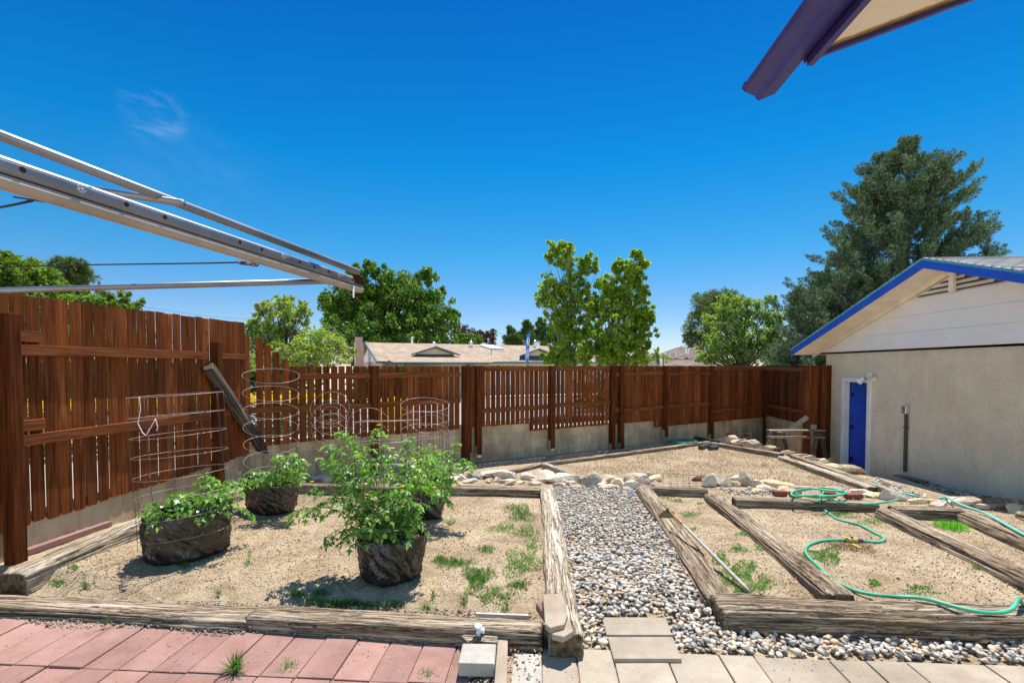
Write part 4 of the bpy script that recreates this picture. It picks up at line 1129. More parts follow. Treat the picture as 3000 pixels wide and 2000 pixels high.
# bag 1 (left)
bg1, c1_ = grow_bag('wide black plastic grow bag nearest the tall fence, under the tallest leaning cage', 552, 1626, .325, .225, R(50), .40, (.03, .06), 1)
_dc = (c1_-CAM).dot(HF)
cage('tall leaning wire cage in the leftmost pot, white string tied on it', c1_+Vector((.0, .0, .14)), PD(516, 1156, _dc), .335, .33, 8, 11, .06, 1, .0024, mat=M_WIRE, tilt=Vector((.78, .62, 0)), sq=.78)
def pot_stems(c, H, n, r, hmin, hmax, seed, lean=(0, 0)):
    q = random.Random(seed); out = []
    for i in range(n):
        a = q.uniform(0, 6.28); s = q.uniform(.1, .75)*r; p0 = c+Vector((math.cos(a)*s, math.sin(a)*s, H*.8)); h = q.uniform(hmin, hmax); a2 = a+q.uniform(-.7, .7); o = q.uniform(.3, 1.1)*r
        e = p0+Vector((math.cos(a2)*o*.6+lean[0]*h, math.sin(a2)*o*.6+lean[1]*h, h)); m = p0+Vector((lean[0]*h*.3, lean[1]*h*.3, h*.7)); out.append((p0, m, e))
    return out
st1 = pot_stems(c1_, .40, 15, .28, .06, .24, 3)
st1 += [(c1_+Vector((.05, .1, .24)), PD(590, 1430, 4.3), PD(640, 1400, 4.35)), (c1_+Vector((.1, .1, .24)), PD(640, 1420, 4.4), PD(700, 1398, 4.4)), (c1_+Vector((0, .05, .24)), PD(540, 1440, 4.25), PD(520, 1445, 4.2)), (c1_+Vector((-.1, -.1, .24)), PD(480, 1500, 4.1), PD(455, 1530, 4.0)), (c1_+Vector((.1, .1, .24)), PD(620, 1450, 4.4), PD(600, 1390, 4.4)), (c1_+Vector((.15, .1, .24)), PD(660, 1470, 4.4), PD(705, 1490, 4.4))]
tomato('low bushy tomato plant in the leftmost black pot', c1_+Vector((0, 0, .24)), st1, 5, 1.2, .054)
# white string on the first cage
b = MB(); pts = []
for (x, y) in ((408, 1162), (412, 1200), (404, 1240), (418, 1268), (428, 1275), (440, 1255), (455, 1226), (462, 1250), (458, 1266)): pts.append(PD(x, y, 4.02))
sp = []
for i in range(len(pts)-1):
    for k in range(4): sp.append(pts[i].lerp(pts[i+1], k/4))
b.tube(sp, .0032, 6); tag(b.build('string', M_STRING, loc=pts[0], smooth=True), 'white string dangling from the top of the leftmost cage', 'string')
# bag 2
bg2, c2_ = grow_bag('tall black plastic grow bag with gathered folds, second from the left', 800, 1496, .265, .25, R(10), .41, (.04, .0), 2)
cage('tall upright wire cage in the second pot from the left', c2_+Vector((-.02, 0, .15)), PD(796, 1100, 5.3), .27, .275, 8, 9, .05, 2, .0023)
st2 = pot_stems(c2_, .37, 12, .22, .06, .2, 8)
st2 += [(c2_+Vector((.05, 0, .3)), PD(830, 1350, 5.2), PD(850, 1325, 5.2)), (c2_+Vector((.05, 0, .3)), PD(860, 1350, 5.2), PD(880, 1345, 5.2)), (c2_+Vector((.02, 0, .3)), PD(800, 1380, 5.1), PD(780, 1400, 5.1)), (c2_+Vector((.05, 0, .3)), PD(850, 1370, 5.2), PD(885, 1400, 5.1)), (c2_+Vector((.0, 0, .3)), PD(815, 1350, 5.2), PD(815, 1335, 5.2)), (c2_+Vector((-.1, 0, .3)), PD(780, 1400, 5.1), PD(765, 1410, 5.1))]
tomato('compact tomato plant in the second black pot', c2_+Vector((0, 0, .3)), st2, 9, 1.15, .050)
# bag 3 (front)
bg3, c3_ = grow_bag('short round black plastic grow bag at the front, holding the biggest tomato plant', 1147, 1682, .245, .235, 0, .33, (.02, .0), 3)
cage('wide wire cage around the biggest tomato plant in front', c3_+Vector((-.02, 0, .15)), PD(1137, 1232, 3.82), .245, .255, 7, 9, .08, 3, .0023)
st3 = pot_stems(c3_, .33, 7, .18, .12, .40, 12)
for tip, mid, dep in [((860, 1505), (960, 1440), 3.7), ((905, 1425), (1010, 1450), 3.8), ((968, 1340), (1030, 1400), 3.8), ((1003, 1262), (1050, 1350), 3.75), ((1118, 1252), (1110, 1350), 3.75),
                      ((1205, 1278), (1180, 1360), 3.8), ((1258, 1330), (1220, 1420), 3.8), ((1080, 1330), (1090, 1400), 3.65), ((1150, 1320), (1150, 1400), 3.7), ((968, 1600), (990, 1500), 3.55),
                      ((1015, 1590), (1050, 1520), 3.5), ((1240, 1560), (1220, 1480), 3.6), ((940, 1480), (1000, 1420), 3.6), ((1035, 1570), (1060, 1520), 3.45),
                      ((930, 1340), (1000, 1420), 3.9), ((1190, 1420), (1180, 1480), 3.5), ((1060, 1450), (1090, 1500), 3.5), ((1130, 1440), (1130, 1500), 3.5), ((1230, 1470), (1200, 1500), 3.6), ((990, 1400), (1050, 1440), 3.65),
                      ((975, 1300), (1040, 1400), 3.8), ((1050, 1290), (1080, 1380), 3.9), ((1225, 1365), (1190, 1430), 3.7)]:
    a = c3_+Vector((rnd.uniform(-.12, .12), rnd.uniform(-.12, .1), .27)); st3.append((a, PD(*mid, dep), PD(*tip, dep)))
tomato('biggest sprawling tomato plant with yellow flowers, spilling left out of the front pot', c3_+Vector((0, 0, .27)), st3, 14, 1.05, .046, .22,
       [PD(1075, 1522, 3.42), PD(1134, 1518, 3.40), PD(1128, 1570, 3.38)])
# bag 4 (behind right)
bg4, c4_ = grow_bag('black plastic grow bag partly hidden behind the biggest tomato plant, right of it', 1243, 1512, .235, .22, 0, .40, (.0, .0), 4)
cage('wire cage in the hindmost pot, right of the biggest plant', c4_+Vector((0, .02, .2)), PD(1245, 1185, 5.25), .25, .265, 8, 12, .05, 4, .0022)
st4 = pot_stems(c4_, .40, 12, .21, .2, .5, 21)
for tip, mid, dep in [((1340, 1295), (1300, 1380), 5.0), ((1370, 1340), (1310, 1380), 5.0), ((1372, 1365), (1320, 1370), 4.9), ((1325, 1400), (1290, 1400), 4.9), ((1310, 1480), (1290, 1420), 4.8), ((1260, 1330), (1250, 1400), 5.0), ((1205, 1340), (1220, 1420), 4.9), ((1285, 1440), (1270, 1430), 4.7), ((1240, 1400), (1240, 1430), 4.7)]:
    a = c4_+Vector((rnd.uniform(-.1, .1), rnd.uniform(-.1, .1), .35)); st4.append((a, PD(*mid, dep), PD(*tip, dep)))
tomato('tomato plant reaching right from the hindmost pot with thin flowering stems', c4_+Vector((0, 0, .35)), st4, 22, 1.0, .048, .2)
# empty cages on the rocks behind
g5 = G(968, 1386); cage('empty wire cage near the back fence with a narrow one inside', g5, PD(968, 1194, 6.55), .245, .25, 8, 14, .05, 5, .0024)
g6 = g5+Vector((0.0, .02, 0)); cage('narrow cylinder of wire mesh inside the empty cage by the back fence', g6, PD(968, 1193, 6.6), .125, .125, 12, 10, .05, 6, .002)
g7 = G(1075, 1392); cage('low empty wire cage half hidden behind the biggest tomato plant', g7, PD(1080, 1247, 6.3), .26, .26, 6, 12, .05, 7, .0022)
g8 = G(1275, 1390); cage('dense empty wire cage behind the hindmost pot', g8, PD(1255, 1222, 6.6), .24, .25, 6, 18, .05, 8, .0019)
# flattened wire cylinder lying on the rocks
q0, q1 = G(1955, 1412, .13), G(2065, 1412, .12)
cage('rusty wire mesh cylinder lying on its side on the rocks at the bed end', q0, q1, .13, .09, 7, 10, 0, 9, .0022, mat=M_WIRED, tilt=Vector((0, 0, 1)), name='wire_cylinder')

# leaning beam
bt = PD(612, 1064, 6.05); bb_ = G(828, 1395); bb_.z += 0
u_ = (bt-bb_).normalized()
timber('dark grey square beam leaning diagonally against the left fence post', bb_+Vector((0, 0, .02))-u_*.05, bt, .13, .13, M_TIMD, 31, 2, name='leaning_beam', cat='beam', rough=.35, roll=20)

# ================================================================ HOSES
def smooth_path(pts, n=8, it=1):
    out = []
    P = [pts[0]]+list(pts)+[pts[-1]]
    for i in range(1, len(P)-2):
        p0, p1, p2, p3 = P[i-1], P[i], P[i+1], P[i+2]
        for k in range(n):
            t = k/n; out.append(.5*((2*p1)+(-p0+p2)*t+(2*p0-5*p1+4*p2-p3)*t*t+(-p0+3*p1-3*p2+p3)*t**3))
    out.append(pts[-1]); return out
def gp(l):
    return [G(x, y, h) for x, y, h in l]
hz = thing('garden_hose', 'long green garden hose coiled on rocks, winding through the bed and over the front beam', 'hose', G(2500, 1590))
h = .013
path1 = [PZ(3120, 1775, .10)] + [PZ(x, y, z) for x, y, z in ((3030, 1770, .14), (2996, 1766, .165), (2984, 1753, .20), (2972, 1775, .18), (2950, 1789, .165), (2905, 1794, .165), (2850, 1788, .165), (2790, 1774, .165), (2730, 1757, .165), (2680, 1749, .165), (2620, 1747, .14), (2560, 1741, .09), (2515, 1732, .07), (2480, 1718, .06))]
path1 += gp([(2440, 1697, h), (2405, 1665, h), (2370, 1632, h), (2360, 1612, h), (2370, 1595, h), (2404, 1584, h), (2440, 1581, h), (2480, 1581, h)])
b = MB(); b.tube(smooth_path(path1), .0125, 10); b.build('hose', M_HOSE, hz, smooth=True)
path2 = gp([(2500, 1583, h), (2540, 1585, h), (2574, 1587, h), (2589, 1581, h), (2584, 1571, h), (2557, 1557, h), (2523, 1539, h), (2489, 1529, h), (2455, 1520, h), (2424, 1500, h), (2407, 1483, h), (2401, 1464, .13)])
# coil
import itertools
coil = []
for k in range(30):
    a = -1.2 + k*2*math.pi/12; rx = 76-6*math.sin(k*.9); ry = 11+2*math.sin(k*1.7)
    coil.append(G(2392+rx*math.cos(a)+6*math.sin(k), 1443+ry*math.sin(a)+2*math.cos(k*1.3), .14+.002*k))
path2 += coil + gp([(2435, 1461, .16), (2465, 1471, .13), (2506, 1478, .05), (2557, 1475, .14), (2611, 1468, .15), (2630, 1462, .10)])
b = MB(); b.tube(smooth_path(path2), .0125, 10); b.build('hose', M_HOSE, hz, smooth=True)
# coupling valve with yellow handle
v0, v1 = G(2478, 1581, .02), G(2512, 1583, .02)
b = MB(); b.tube([v0, v0.lerp(v1, .25), v0.lerp(v1, .5), v0.lerp(v1, .75), v1], [.019, .024, .026, .024, .018], 12); vv = b.build('valve', M_YEL, hz, smooth=True)
b = MB(); b.tube([v1, v1+(v1-v0)*.45], .02, 12); b.tube([v0.lerp(v1, .5), v0.lerp(v1, .5)+Vector((0, 0, .035))], .012, 8); b.build('collar', M_GREYPL, vv)
b = MB(); b.bar(v0.lerp(v1, .2)+Vector((0, 0, .02)), G(2466, 1571, .05), .035, .006); b.build('lever', M_YEL, vv)
b = MB(); p, q = G(2497, 1592, .01), G(2522, 1604, .008); b.bar(p, q, .03, .004); tag(b.build('plastic_scrap', M_YEL, loc=p), 'yellow plastic scrap on the soil below the hose valve', 'scrap')
hz2 = thing('garden_hose', 'turquoise hose running between the stones and along the far right timber', 'hose', G(2829, 1483))
pts = gp([(2560, 1408, .03), (2579, 1420, .03), (2620, 1435, .03), (2673, 1450, .03), (2725, 1462, -.02), (2755, 1458, .01), (2771, 1456, .07), (2795, 1468, .10), (2829, 1483, .12), (2880, 1500, .12), (2931, 1527, .13), (2975, 1552, .13), (3060, 1595, .12)])
b = MB(); b.tube(smooth_path(pts), .013, 10); b.build('hose', M_HOSE2, hz2, smooth=True)
hz3 = thing('garden_hose', 'dark green garden hose coiled flat under the back fence', 'hose', G(2000, 1290))
pts = []
for k in range(52):
    a = k*2*math.pi/12; rx = 36+8*math.sin(k*1.1); ry = 5.5+1.5*math.sin(k*.8); pts.append(G(1998+rx*math.cos(a), 1292+ry*math.sin(a), .03+.0025*(k % 26)))
b = MB(); b.tube(smooth_path(pts, 4), .012, 8); b.build('hose', M_HOSE3, hz3, smooth=True)
b = MB(); b.tube([G(1958, 1289, .13), G(1985, 1288, .12)], .02, 8); b.build('sprinkler_end', M_HOSE3, hz3)

# ================================================================ HOE
ho = thing('hoe', 'garden hoe with rusty blade resting on the timber, grey handle lying in the narrow bed', 'hoe', G(2080, 1620))
ha = G(1992, 1527, .19); hb = G(2197, 1733, .03)
b = MB(); mid = ha.lerp(hb, .5); b.tube([ha, ha.lerp(hb, .12), mid, ha.lerp(hb, .93), hb], [.011, .013, .014, .014, .012], 14); b.build('handle', M_HANDLE, ho, smooth=True)
n1 = G(1958, 1492, .24); b = MB(); b.tube([ha+(hb-ha)*.05, ha, PZ(1976, 1512, ha.z+.01), n1], [.0165, .014, .010, .006], 10); b.build('neck', M_COPPER, ho, smooth=True)
bp = [(1931, 1506), (1947, 1494), (1956, 1492), (1975, 1500), (1977, 1509), (1972, 1517), (1931, 1516)]
dep = (n1-CAM).dot(HF); Pn_ = [PD(x, y, dep-.0+(y-1500)*-.0012) for x, y in bp]
b = MB(); nrm = (Pn_[1]-Pn_[0]).cross(Pn_[3]-Pn_[0]).normalized(); b.prism(Pn_, nrm*.004); b.build('blade', M_HOE, ho)
b = MB(); b.tube([n1+Vector((0, 0, .01)), n1+Vector((0, 0, -.02))], .010, 8); b.build('rivet', M_BRASS, ho)

# ================================================================ SPRINKLER RISER AND SCRAPS
pz = PZ(1402, 1891, .01); sp_ = thing('sprinkler_valve', 'small white and grey sprinkler valve standing behind the thick grey slab', 'valve', pz)
b = MB(); b.lathe(pz, [(.016, -.02), (.016, .065)], 6); b.build('stem', M_GREYC, sp_)
b = MB(); b.lathe(pz, [(.014, .065), (.014, .09), (.011, .095), (.011, .105)], 16); b.lathe(pz+Vector((.026, .01, .086)), [(.006, -.02), (.014, -.008), (.018, 0), (.016, .008)], 16, Matrix.Rotation(R(70), 3, 'Y')); b.build('body', M_PVC, sp_, smooth=True)
b = MB(); b.lathe(pz+Vector((-.004, 0, .108)), [(.008, 0), (.02, .004), (.024, .012), (.018, .018), (.004, .019)], 20, Matrix.Rotation(R(18), 3, 'X') @ Matrix.Rotation(R(12), 3, 'Y')); b.build('cap', M_PVC, sp_, smooth=True)
b = MB(); p = PZ(1376, 1874, .05); b.box(p, (.075, .075, .045), Matrix.Rotation(R(40), 3, 'Z')); tag(b.build('wood_block', M_TIMP, loc=p, bevel=.003), 'small square wood offcut leaning at the left of the white sprinkler valve', 'wood block')
b = MB(); p = PZ(1434, 1878, .055); b.box(p, (.095, .075, .04)); tag(b.build('wood_block', M_TIMP, loc=p, bevel=.003), 'wood offcut with ribbed end between the sprinkler valve and concrete edging', 'wood block')

# ================================================================ ROCKS
def rock_mesh(w_, d_, h_, seed, cuts=9, ang=.75):
    rr = random.Random(seed); bm = bmesh.new(); bmesh.ops.create_icosphere(bm, subdivisions=3, radius=.62)
    for v in bm.verts:
        v.co += v.co.normalized()*(.13*mn.noise(v.co*1.8+Vector((seed*3.1, 0, 0))))
    for k in range(cuts):
        n = Vector((rr.uniform(-1, 1), rr.uniform(-1, 1), rr.uniform(-.4, 1.2))).normalized(); dd_ = rr.uniform(.26, .46)*ang/.75
        for v in bm.verts:
            e = v.co.dot(n)-dd_
            if e > 0: v.co -= n*e
    for v in bm.verts:
        v.co += v.co.normalized()*(.020*mn.noise(v.co*6+Vector((seed, 0, 0)))+.012*mn.noise(v.co*15+Vector((seed, 0, 0))))
        v.co.x *= w_; v.co.y *= d_; v.co.z *= h_
    me = bpy.data.meshes.new('rock'); bm.to_mesh(me); bm.free()
    return me
def rock(px, py, wp, hp, kind, label=None, seed=None, depth=None, group=None, cat='rock', name='rock', smooth=False, cuts=9, lift=0):
    """px,py centre, wp,hp size in photo pixels"""
    c = G(px, py+hp*.35)
    if 2100 < px < 2470 and py < 1370: c = PD(px, py+hp*.35, lin([(2100, 12.9), (2290, 10.9), (2440, 9.6), (2560, 8.6)], px))
    Zc = (c-CAM).dot(HF); w_ = wp*Zc/F*1.25; h_ = max(.05, hp*Zc/F*1.2); d_ = min(w_*.8, max(h_*1.3, .09)) if depth is None else depth
    seed = seed if seed is not None else int(px*7+py)
    me = rock_mesh(w_*1.02, d_, h_, seed, cuts); me.name = name
    o = link(name, me, RK[kind], None, Vector((c.x, c.y+d_*.25, c.z+h_*.36+lift)), smooth)
    o.rotation_euler = (0, 0, R(random.Random(seed).uniform(-20, 20)))
    return tag(o, label or 'small rock', cat, group)
BIG = [
 (719, 1385, 46, 40, 'grey', 'big grey boulder in the fence corner under the leaning beam'),
 (690, 1386, 26, 24, 'grey', 'rounded dark rock just left of the boulder in the fence corner'),
 (752, 1400, 34, 20, 'blue', 'smooth bluish stone behind the second tomato pot'),
 (888, 1396, 62, 14, 'white', 'flat white rock right of the second tomato pot, on the back timber'),
 (945, 1398, 52, 15, 'white', 'white rock behind the timber below the narrow mesh cylinder'),
 (1128, 1398, 46, 16, 'tan', 'tan rock behind the biggest tomato plant'),
 (1328, 1380, 52, 26, 'grey', 'lumpy pale grey rock right of the tomato plants, leftmost of the open rock row'),
 (1352, 1397, 36, 16, 'white', 'white rock in front of the lumpy grey rock by the back timber'),
 (1386, 1393, 46, 25, 'grey', 'rough grey rock left of the long flat white slab rock'),
 (1460, 1391, 98, 26, 'white', 'long flat white rock, widest in the row left of the path'),
 (1383, 1408, 24, 15, 'blue', 'rounded pale bluish stone against the back timber'),
 (1328, 1406, 22, 16, 'white', 'small white rock at the left end of the pale cross timber'),
 (1488, 1411, 34, 11, 'tan', 'small tan rock below the long flat white rock'),
 (1540, 1397, 42, 20, 'white', 'pale rock between the long flat white rock and the chunky white block'),
 (1594, 1399, 50, 32, 'white', 'chunky white block of rock behind the bleached timber end'),
 (1620, 1395, 17, 20, 'yellow', 'little upright orange-brown rock beside the chunky white block'),
 (1668, 1404, 90, 30, 'white', 'wide white rock behind the top of the pebble path'),
 (1733, 1413, 50, 36, 'grey', 'brownish grey slab tilting onto the head of the pebble path'),
 (1783, 1406, 54, 26, 'tan', 'tan rock with dark side right of the brownish slab'),
 (1812, 1414, 36, 28, 'white', 'pale wedge rock touching the tan block above the path'),
 (1866, 1406, 66, 34, 'tan', 'big tan block with flat white top behind the hoe timber'),
 (1895, 1390, 42, 20, 'grey', 'flat grey-topped rock behind the big tan block'),
 (1920, 1403, 48, 18, 'yellow', 'yellowish rock left of the rusty mesh cylinder'),
 (1851, 1424, 40, 26, 'white', 'white triangular rock at the top end of the hoe timber'),
 (1790, 1428, 50, 14, 'tan', 'flat tan stone at the edge of the pebbles'),
 (1762, 1438, 17, 26, 'white', 'narrow standing pale stone in the pebbles at the path head'),
 (1852, 1449, 20, 17, 'blue', 'single large bluish pebble by the hoe timber end'),
 (2045, 1404, 28, 13, 'red', 'reddish brown broken brick right of the mesh cylinder'),
 (2088, 1410, 38, 46, 'white', 'tall white block of rock right of the mesh cylinder'),
 (2126, 1413, 56, 30, 'grey', 'dark craggy rock between two pale blocks'),
 (2160, 1408, 44, 26, 'white', 'white-topped rock right of the dark craggy rock'),
 (2190, 1411, 40, 38, 'grey', 'squarish grey-tan block of rock in the middle of the right row'),
 (2220, 1422, 26, 30, 'tan', 'leaning tan rock beside the squarish block'),
 (2268, 1421, 74, 24, 'yellow', 'broad yellow flagstone left of the hose coil'),
 (2215, 1437, 34, 12, 'yellow', 'low yellowish stone in front of the squarish block'),
 (2352, 1430, 70, 13, 'pink', 'flat pinkish flagstone behind the hose coil'),
 (2440, 1432, 60, 14, 'pink', 'pale flagstone right behind the hose coil'),
 (2528, 1442, 62, 16, 'white', 'pale flat rock right of the hose coil'),
 (2577, 1453, 54, 18, 'yellow', 'cream rock behind the short thick timber'),
 (2628, 1456, 60, 32, 'white', 'bright white boulder at the end of the green hose'),
 (2698, 1470, 66, 16, 'yellow', 'flat cream rock behind the short thick timber, right of the white boulder'),
 (2742, 1471, 36, 14, 'tan', 'tan rock at the right end of the short thick timber'),
 (2758, 1476, 26, 12, 'blue', 'small bluish stone at the right end of the short thick timber'),
 (2842, 1470, 90, 24, 'white', 'long pale rock right of the turquoise hose'),
 (2910, 1480, 150, 34, 'rust', 'long rusty speckled rock near the right edge'),
 (2985, 1492, 60, 30, 'yellow', 'yellow flagstone at the right edge behind the rusty rock'),
 (2116, 1290, 40, 16, 'white', 'pale rock behind the far corner timber, leftmost there'),
 (2145, 1287, 36, 20, 'tan', 'tan rock left of the breeze block'),
 (2166, 1293, 32, 16, 'tan', 'rounded tan rock in front of the breeze block'),
 (2206, 1302, 64, 26, 'grey', 'large craggy grey rock in front of the breeze block'),
 (2252, 1312, 50, 13, 'tan', 'low tan rock beside the large craggy grey rock'),
 (2310, 1325, 40, 10, 'tan', 'flat tan stone past the end of the corner timber'),
 (2342, 1334, 50, 9, 'white', 'flat white stone below the left sawhorse'),
 (2372, 1339, 40, 10, 'grey', 'flat grey stone below the right sawhorse'),
 (2392, 1347, 30, 12, 'grey', 'grey stone near the garage corner'),
 (2414, 1353, 26, 16, 'white', 'angular pale stone at the garage corner'),
 (2438, 1364, 44, 14, 'white', 'whitish stone left of the garage door'),
 (2490, 1378, 80, 24, 'yellow', 'large yellow flat rock in front of the blue garage door'),
 (2578, 1393, 46, 14, 'white', 'white stone just right of the garage door'),
 (2605, 1392, 34, 9, 'yellow', 'yellowish flat stone at the head of the concrete walk'),
]
for i, (x, y, ww, hh, k, lab) in enumerate(BIG):
    rock(x, y, ww, hh, k, lab, seed=100+i, cuts=11, lift=0)
q = random.Random(5)
for i in range(84):
    x = q.choice([q.uniform(1320, 1600), q.uniform(1600, 1930), q.uniform(2090, 2330), q.uniform(2530, 2760), q.uniform(900, 1180)])
    y = lin([(900, 1402), (1300, 1404), (1600, 1412), (1850, 1426), (2090, 1424), (2330, 1436), (2760, 1474)], x)+q.uniform(-16, 8)
    rock(x, y, q.uniform(12, 32), q.uniform(7, 15), q.choice(['white', 'grey', 'tan', 'yellow', 'white', 'white']), 'small loose filler stone wedged between the larger rocks of the border', seed=400+i, group='small filler stones in the rock border', cuts=5)
for i, (x, y, wx, a) in enumerate([(2284, 1443, 34, 0), (2330, 1446, 30, 30), (2428, 1446, 34, -10), (2500, 1452, 44, 10)]):
    c = G(x, y, .04); b = MB(); b.box(c, (wx*7/F, .10, .06), Matrix.Rotation(R(a), 3, 'Z'))
    tag(b.build('brick', M_BRICK, loc=c, bevel=.006), ['dark red brick left of the hose coil', 'red brick under the left part of the hose coil', 'red brick under the middle of the hose coil', 'red brick just right of the hose coil'][i], 'brick')
for i, (x, y) in enumerate([(2112, 1279), (2122, 1272), (2152, 1276), (2135, 1273)]):
    c = PD(x, y, 13.4); b = MB(); b.box(c, (.22, .11, .055), Matrix.Rotation(R(8*i), 3, 'Z')); tag(b.build('brick', M_RED, loc=c, bevel=.008), 'pinkish garden brick in the little heap below the back fence', 'brick', 'pink bricks heaped left of the breeze block')
# two stones lying on the pale timber end
for (lab, pts, z, th) in [('flat worn concrete stone on top of the pale timber end', [(1590, 1738), (1648, 1737), (1655, 1764), (1663, 1798), (1654, 1826), (1612, 1838), (1597, 1826)], .185, .035),
                          ('brown concrete piece tucked under the upper stone on the pale timber end', [(1606, 1815), (1668, 1806), (1680, 1848), (1650, 1864), (1617, 1856)], .155, .035)]:
    slab_from_px('concrete_piece', lab, 'stone', pts, z, th, M_CAP, bev=.006)
# breeze block
c = PD(2183, 1306, 13.7); bz = MB(); s = .26; th = .10; hh = .34; rot = Matrix.Rotation(R(-8), 3, 'Z')
def bbx(x, z, sx, sz, ry=0):
    bz.box(c+rot @ Vector((x, 0, z)), (sx, th, sz), rot @ Matrix.Rotation(ry, 3, 'Y'))
base = .19
bbx(0, base+hh/2, s, .03); bbx(0, base-hh/2, s, .03); bbx(-s/2, base, .03, hh+.03); bbx(s/2, base, .03, hh+.03)
L_ = math.hypot(s, hh)-.03; an = math.atan2(hh, s); bbx(0, base, L_, .025, an); bbx(0, base, L_, .025, -an); bz.lathe(c+Vector((0, 0, base)), [(.055, -th/2), (.055, th/2)], 12, rot @ Matrix.Rotation(R(90), 3, 'X'))
tag(bz.build('breeze_block', M_BLOCK, loc=c, bevel=.003), 'square decorative breeze block with a star pattern standing against the corner wall', 'breeze block')
# black pipes lying on the lawn
for i, (a, b2) in enumerate([((2052, 1312), (2078, 1302)), ((2078, 1313), (2100, 1311))]):
    p, q2 = G(a[0], a[1], .04), G(b2[0], b2[1], .04); b = MB(); b.tube([p, q2], .055, 16); tag(b.build('drain_pipe', M_GREYPL, loc=p, smooth=False), ['dark plastic pipe piece at the far lawn corner, left and larger of two', 'dark plastic pipe piece at the far lawn corner, right and smaller of two'][i], 'pipe')

# ================================================================ SAWHORSES
def sawhorse(label, px, top, kk):
    Zc = 11.6; c = PD(px, 1290, Zc); gzc = -.66; t = thing('sawhorse', label, 'sawhorse', (c.x, c.y, gzc))
    tp = 1.64-(top-1072)*Zc/F
    b = MB(); b.box((c.x, c.y, tp-.05), (.08, .5, .08)); b.build('beam', M_TIM2, t)
    for sx in (-1, 1):
        for sy in (-1, 1):
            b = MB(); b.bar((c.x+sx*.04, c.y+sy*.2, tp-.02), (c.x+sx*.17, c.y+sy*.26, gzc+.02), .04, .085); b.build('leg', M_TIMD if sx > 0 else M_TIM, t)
sawhorse('weathered wooden sawhorse at the left end of the two planks', 2276, 1262, 0); sawhorse('weathered wooden sawhorse at the right end of the planks, beside the garage', 2385, 1262, 1)
for i, (y0, z) in enumerate([(1258, 0), (1278, 0)]):
    zz = 1.64-(y0+2-1072)*11.3/F; p, q2 = PD(2250, y0-1, 11.25), PD(2412, y0+5, 11.25); p.z = q2.z = zz+ (0)
    b = MB(); b.bar(p, q2, .15, .028)
    tag(b.build('plank', M_TIMP, loc=p), ['flaking pale plank laid across the sawhorses, upper of two', 'flaking pale plank below the upper one at the sawhorses'][i], 'plank')
p, q2 = PD(2366, 1220, 11.5), PD(2252, 1304, 12.0)
b = MB(); b.bar(p, q2, .05, .11); tag(b.build('loose_board', M_TIMP, loc=p), 'pale board leaning diagonally behind the sawhorses', 'board')

# ================================================================ CONCRETE WALK BY THE GARAGE
def walk(name, label, quad, zs, mat, th=.12):
    P = [PZ(x, y, z) for (x, y), z in zip(quad, zs)]; b = MB(); b.prism([p-Vector((0, 0, th)) for p in P], (0, 0, th)); return b.build(name, mat, bevel=.006)
L0, L1 = PZ(2560, 1397, -.33), PZ(2716, 1449, -.24); Rr0, Rr1 = PZ(2624, 1393, -.33), PZ(2806, 1456, -.24)
b = MB()
for k in range(5):
    a0, a1 = k/5+.004, (k+1)/5-.004
    q4 = [L0.lerp(L1, a0), Rr0.lerp(Rr1, a0), Rr0.lerp(Rr1, a1), L0.lerp(L1, a1)]; b.prism([p-Vector((0, 0, .14)) for p in q4], (0, 0, .14))
tag(b.build('garage_path', M_BEIGE), kind='structure')
p = G(2760, 1470, .03)
slab_from_px('flagstone', 'smooth tan flagstone right of the bright white boulder', 'flagstone', [(2640, 1452), (2735, 1450), (2800, 1462), (2770, 1475), (2690, 1466)], -.16, .06, RK['tan'])
slab_from_px('flagstone', 'broad pinkish flagstone at the foot of the garage path', 'flagstone', [(2775, 1453), (2880, 1455), (2960, 1470), (2900, 1480), (2815, 1470)], -.20, .06, RK['pink'])
slab_from_px('concrete_slab', 'low pale concrete edging behind the hose coil, beside the flat timbers', 'slab', [(2545, 1421), (2570, 1420), (2610, 1440), (2660, 1452), (2640, 1456), (2590, 1446)], -.16, .06, M_GREYC)
c = PX(2668, 1378, 6.62); b = MB(); b.box((6.55, c.y-.1, gz(6.5, c.y)+.06), (.19, .55, .12), Matrix.Rotation(R(8), 3, 'Z'))
tag(b.build('wood_block', M_TIM2, loc=(6.55, c.y-.1, gz(6.5, c.y))), 'split wood block lying against the garage wall under the conduit', 'wood block')

# ================================================================ PEBBLES, GRIT, GRASS
def proj(x, y, z):
    v = Vector((x, y, z))-CAM; fwd = HF*math.cos(PITCH)-Vector((0, 0, 1))*math.sin(PITCH); up = Vector((0, 0, 1))*math.cos(PITCH)+HF*math.sin(PITCH)
    d = v.dot(fwd); return 1500+F*v.dot(HR)/d, PY0-F*v.dot(up)/d
def inpoly(x, y, P):
    c = False; j = len(P)-1
    for i in range(len(P)):
        if (P[i][1] > y) != (P[j][1] > y) and x < (P[j][0]-P[i][0])*(y-P[i][1])/(P[j][1]-P[i][1])+P[i][0]: c = not c
        j = i
    return c
def ico(sub):
    bm = bmesh.new(); bmesh.ops.create_icosphere(bm, subdivisions=sub, radius=1); v = np.array([x.co[:] for x in bm.verts]); f = np.array([[w_.index for w_ in x.verts] for x in bm.faces]); bm.free(); return v, f
ICO = {1: ico(1), 2: ico(2)}
OCT = (np.array([(1, 0, 0), (-1, 0, 0), (0, 1, 0), (0, -1, 0), (0, 0, 1), (0, 0, -1)], float), np.array([(0, 2, 4), (2, 1, 4), (1, 3, 4), (3, 0, 4), (2, 0, 5), (1, 2, 5), (3, 1, 5), (0, 3, 5)]))
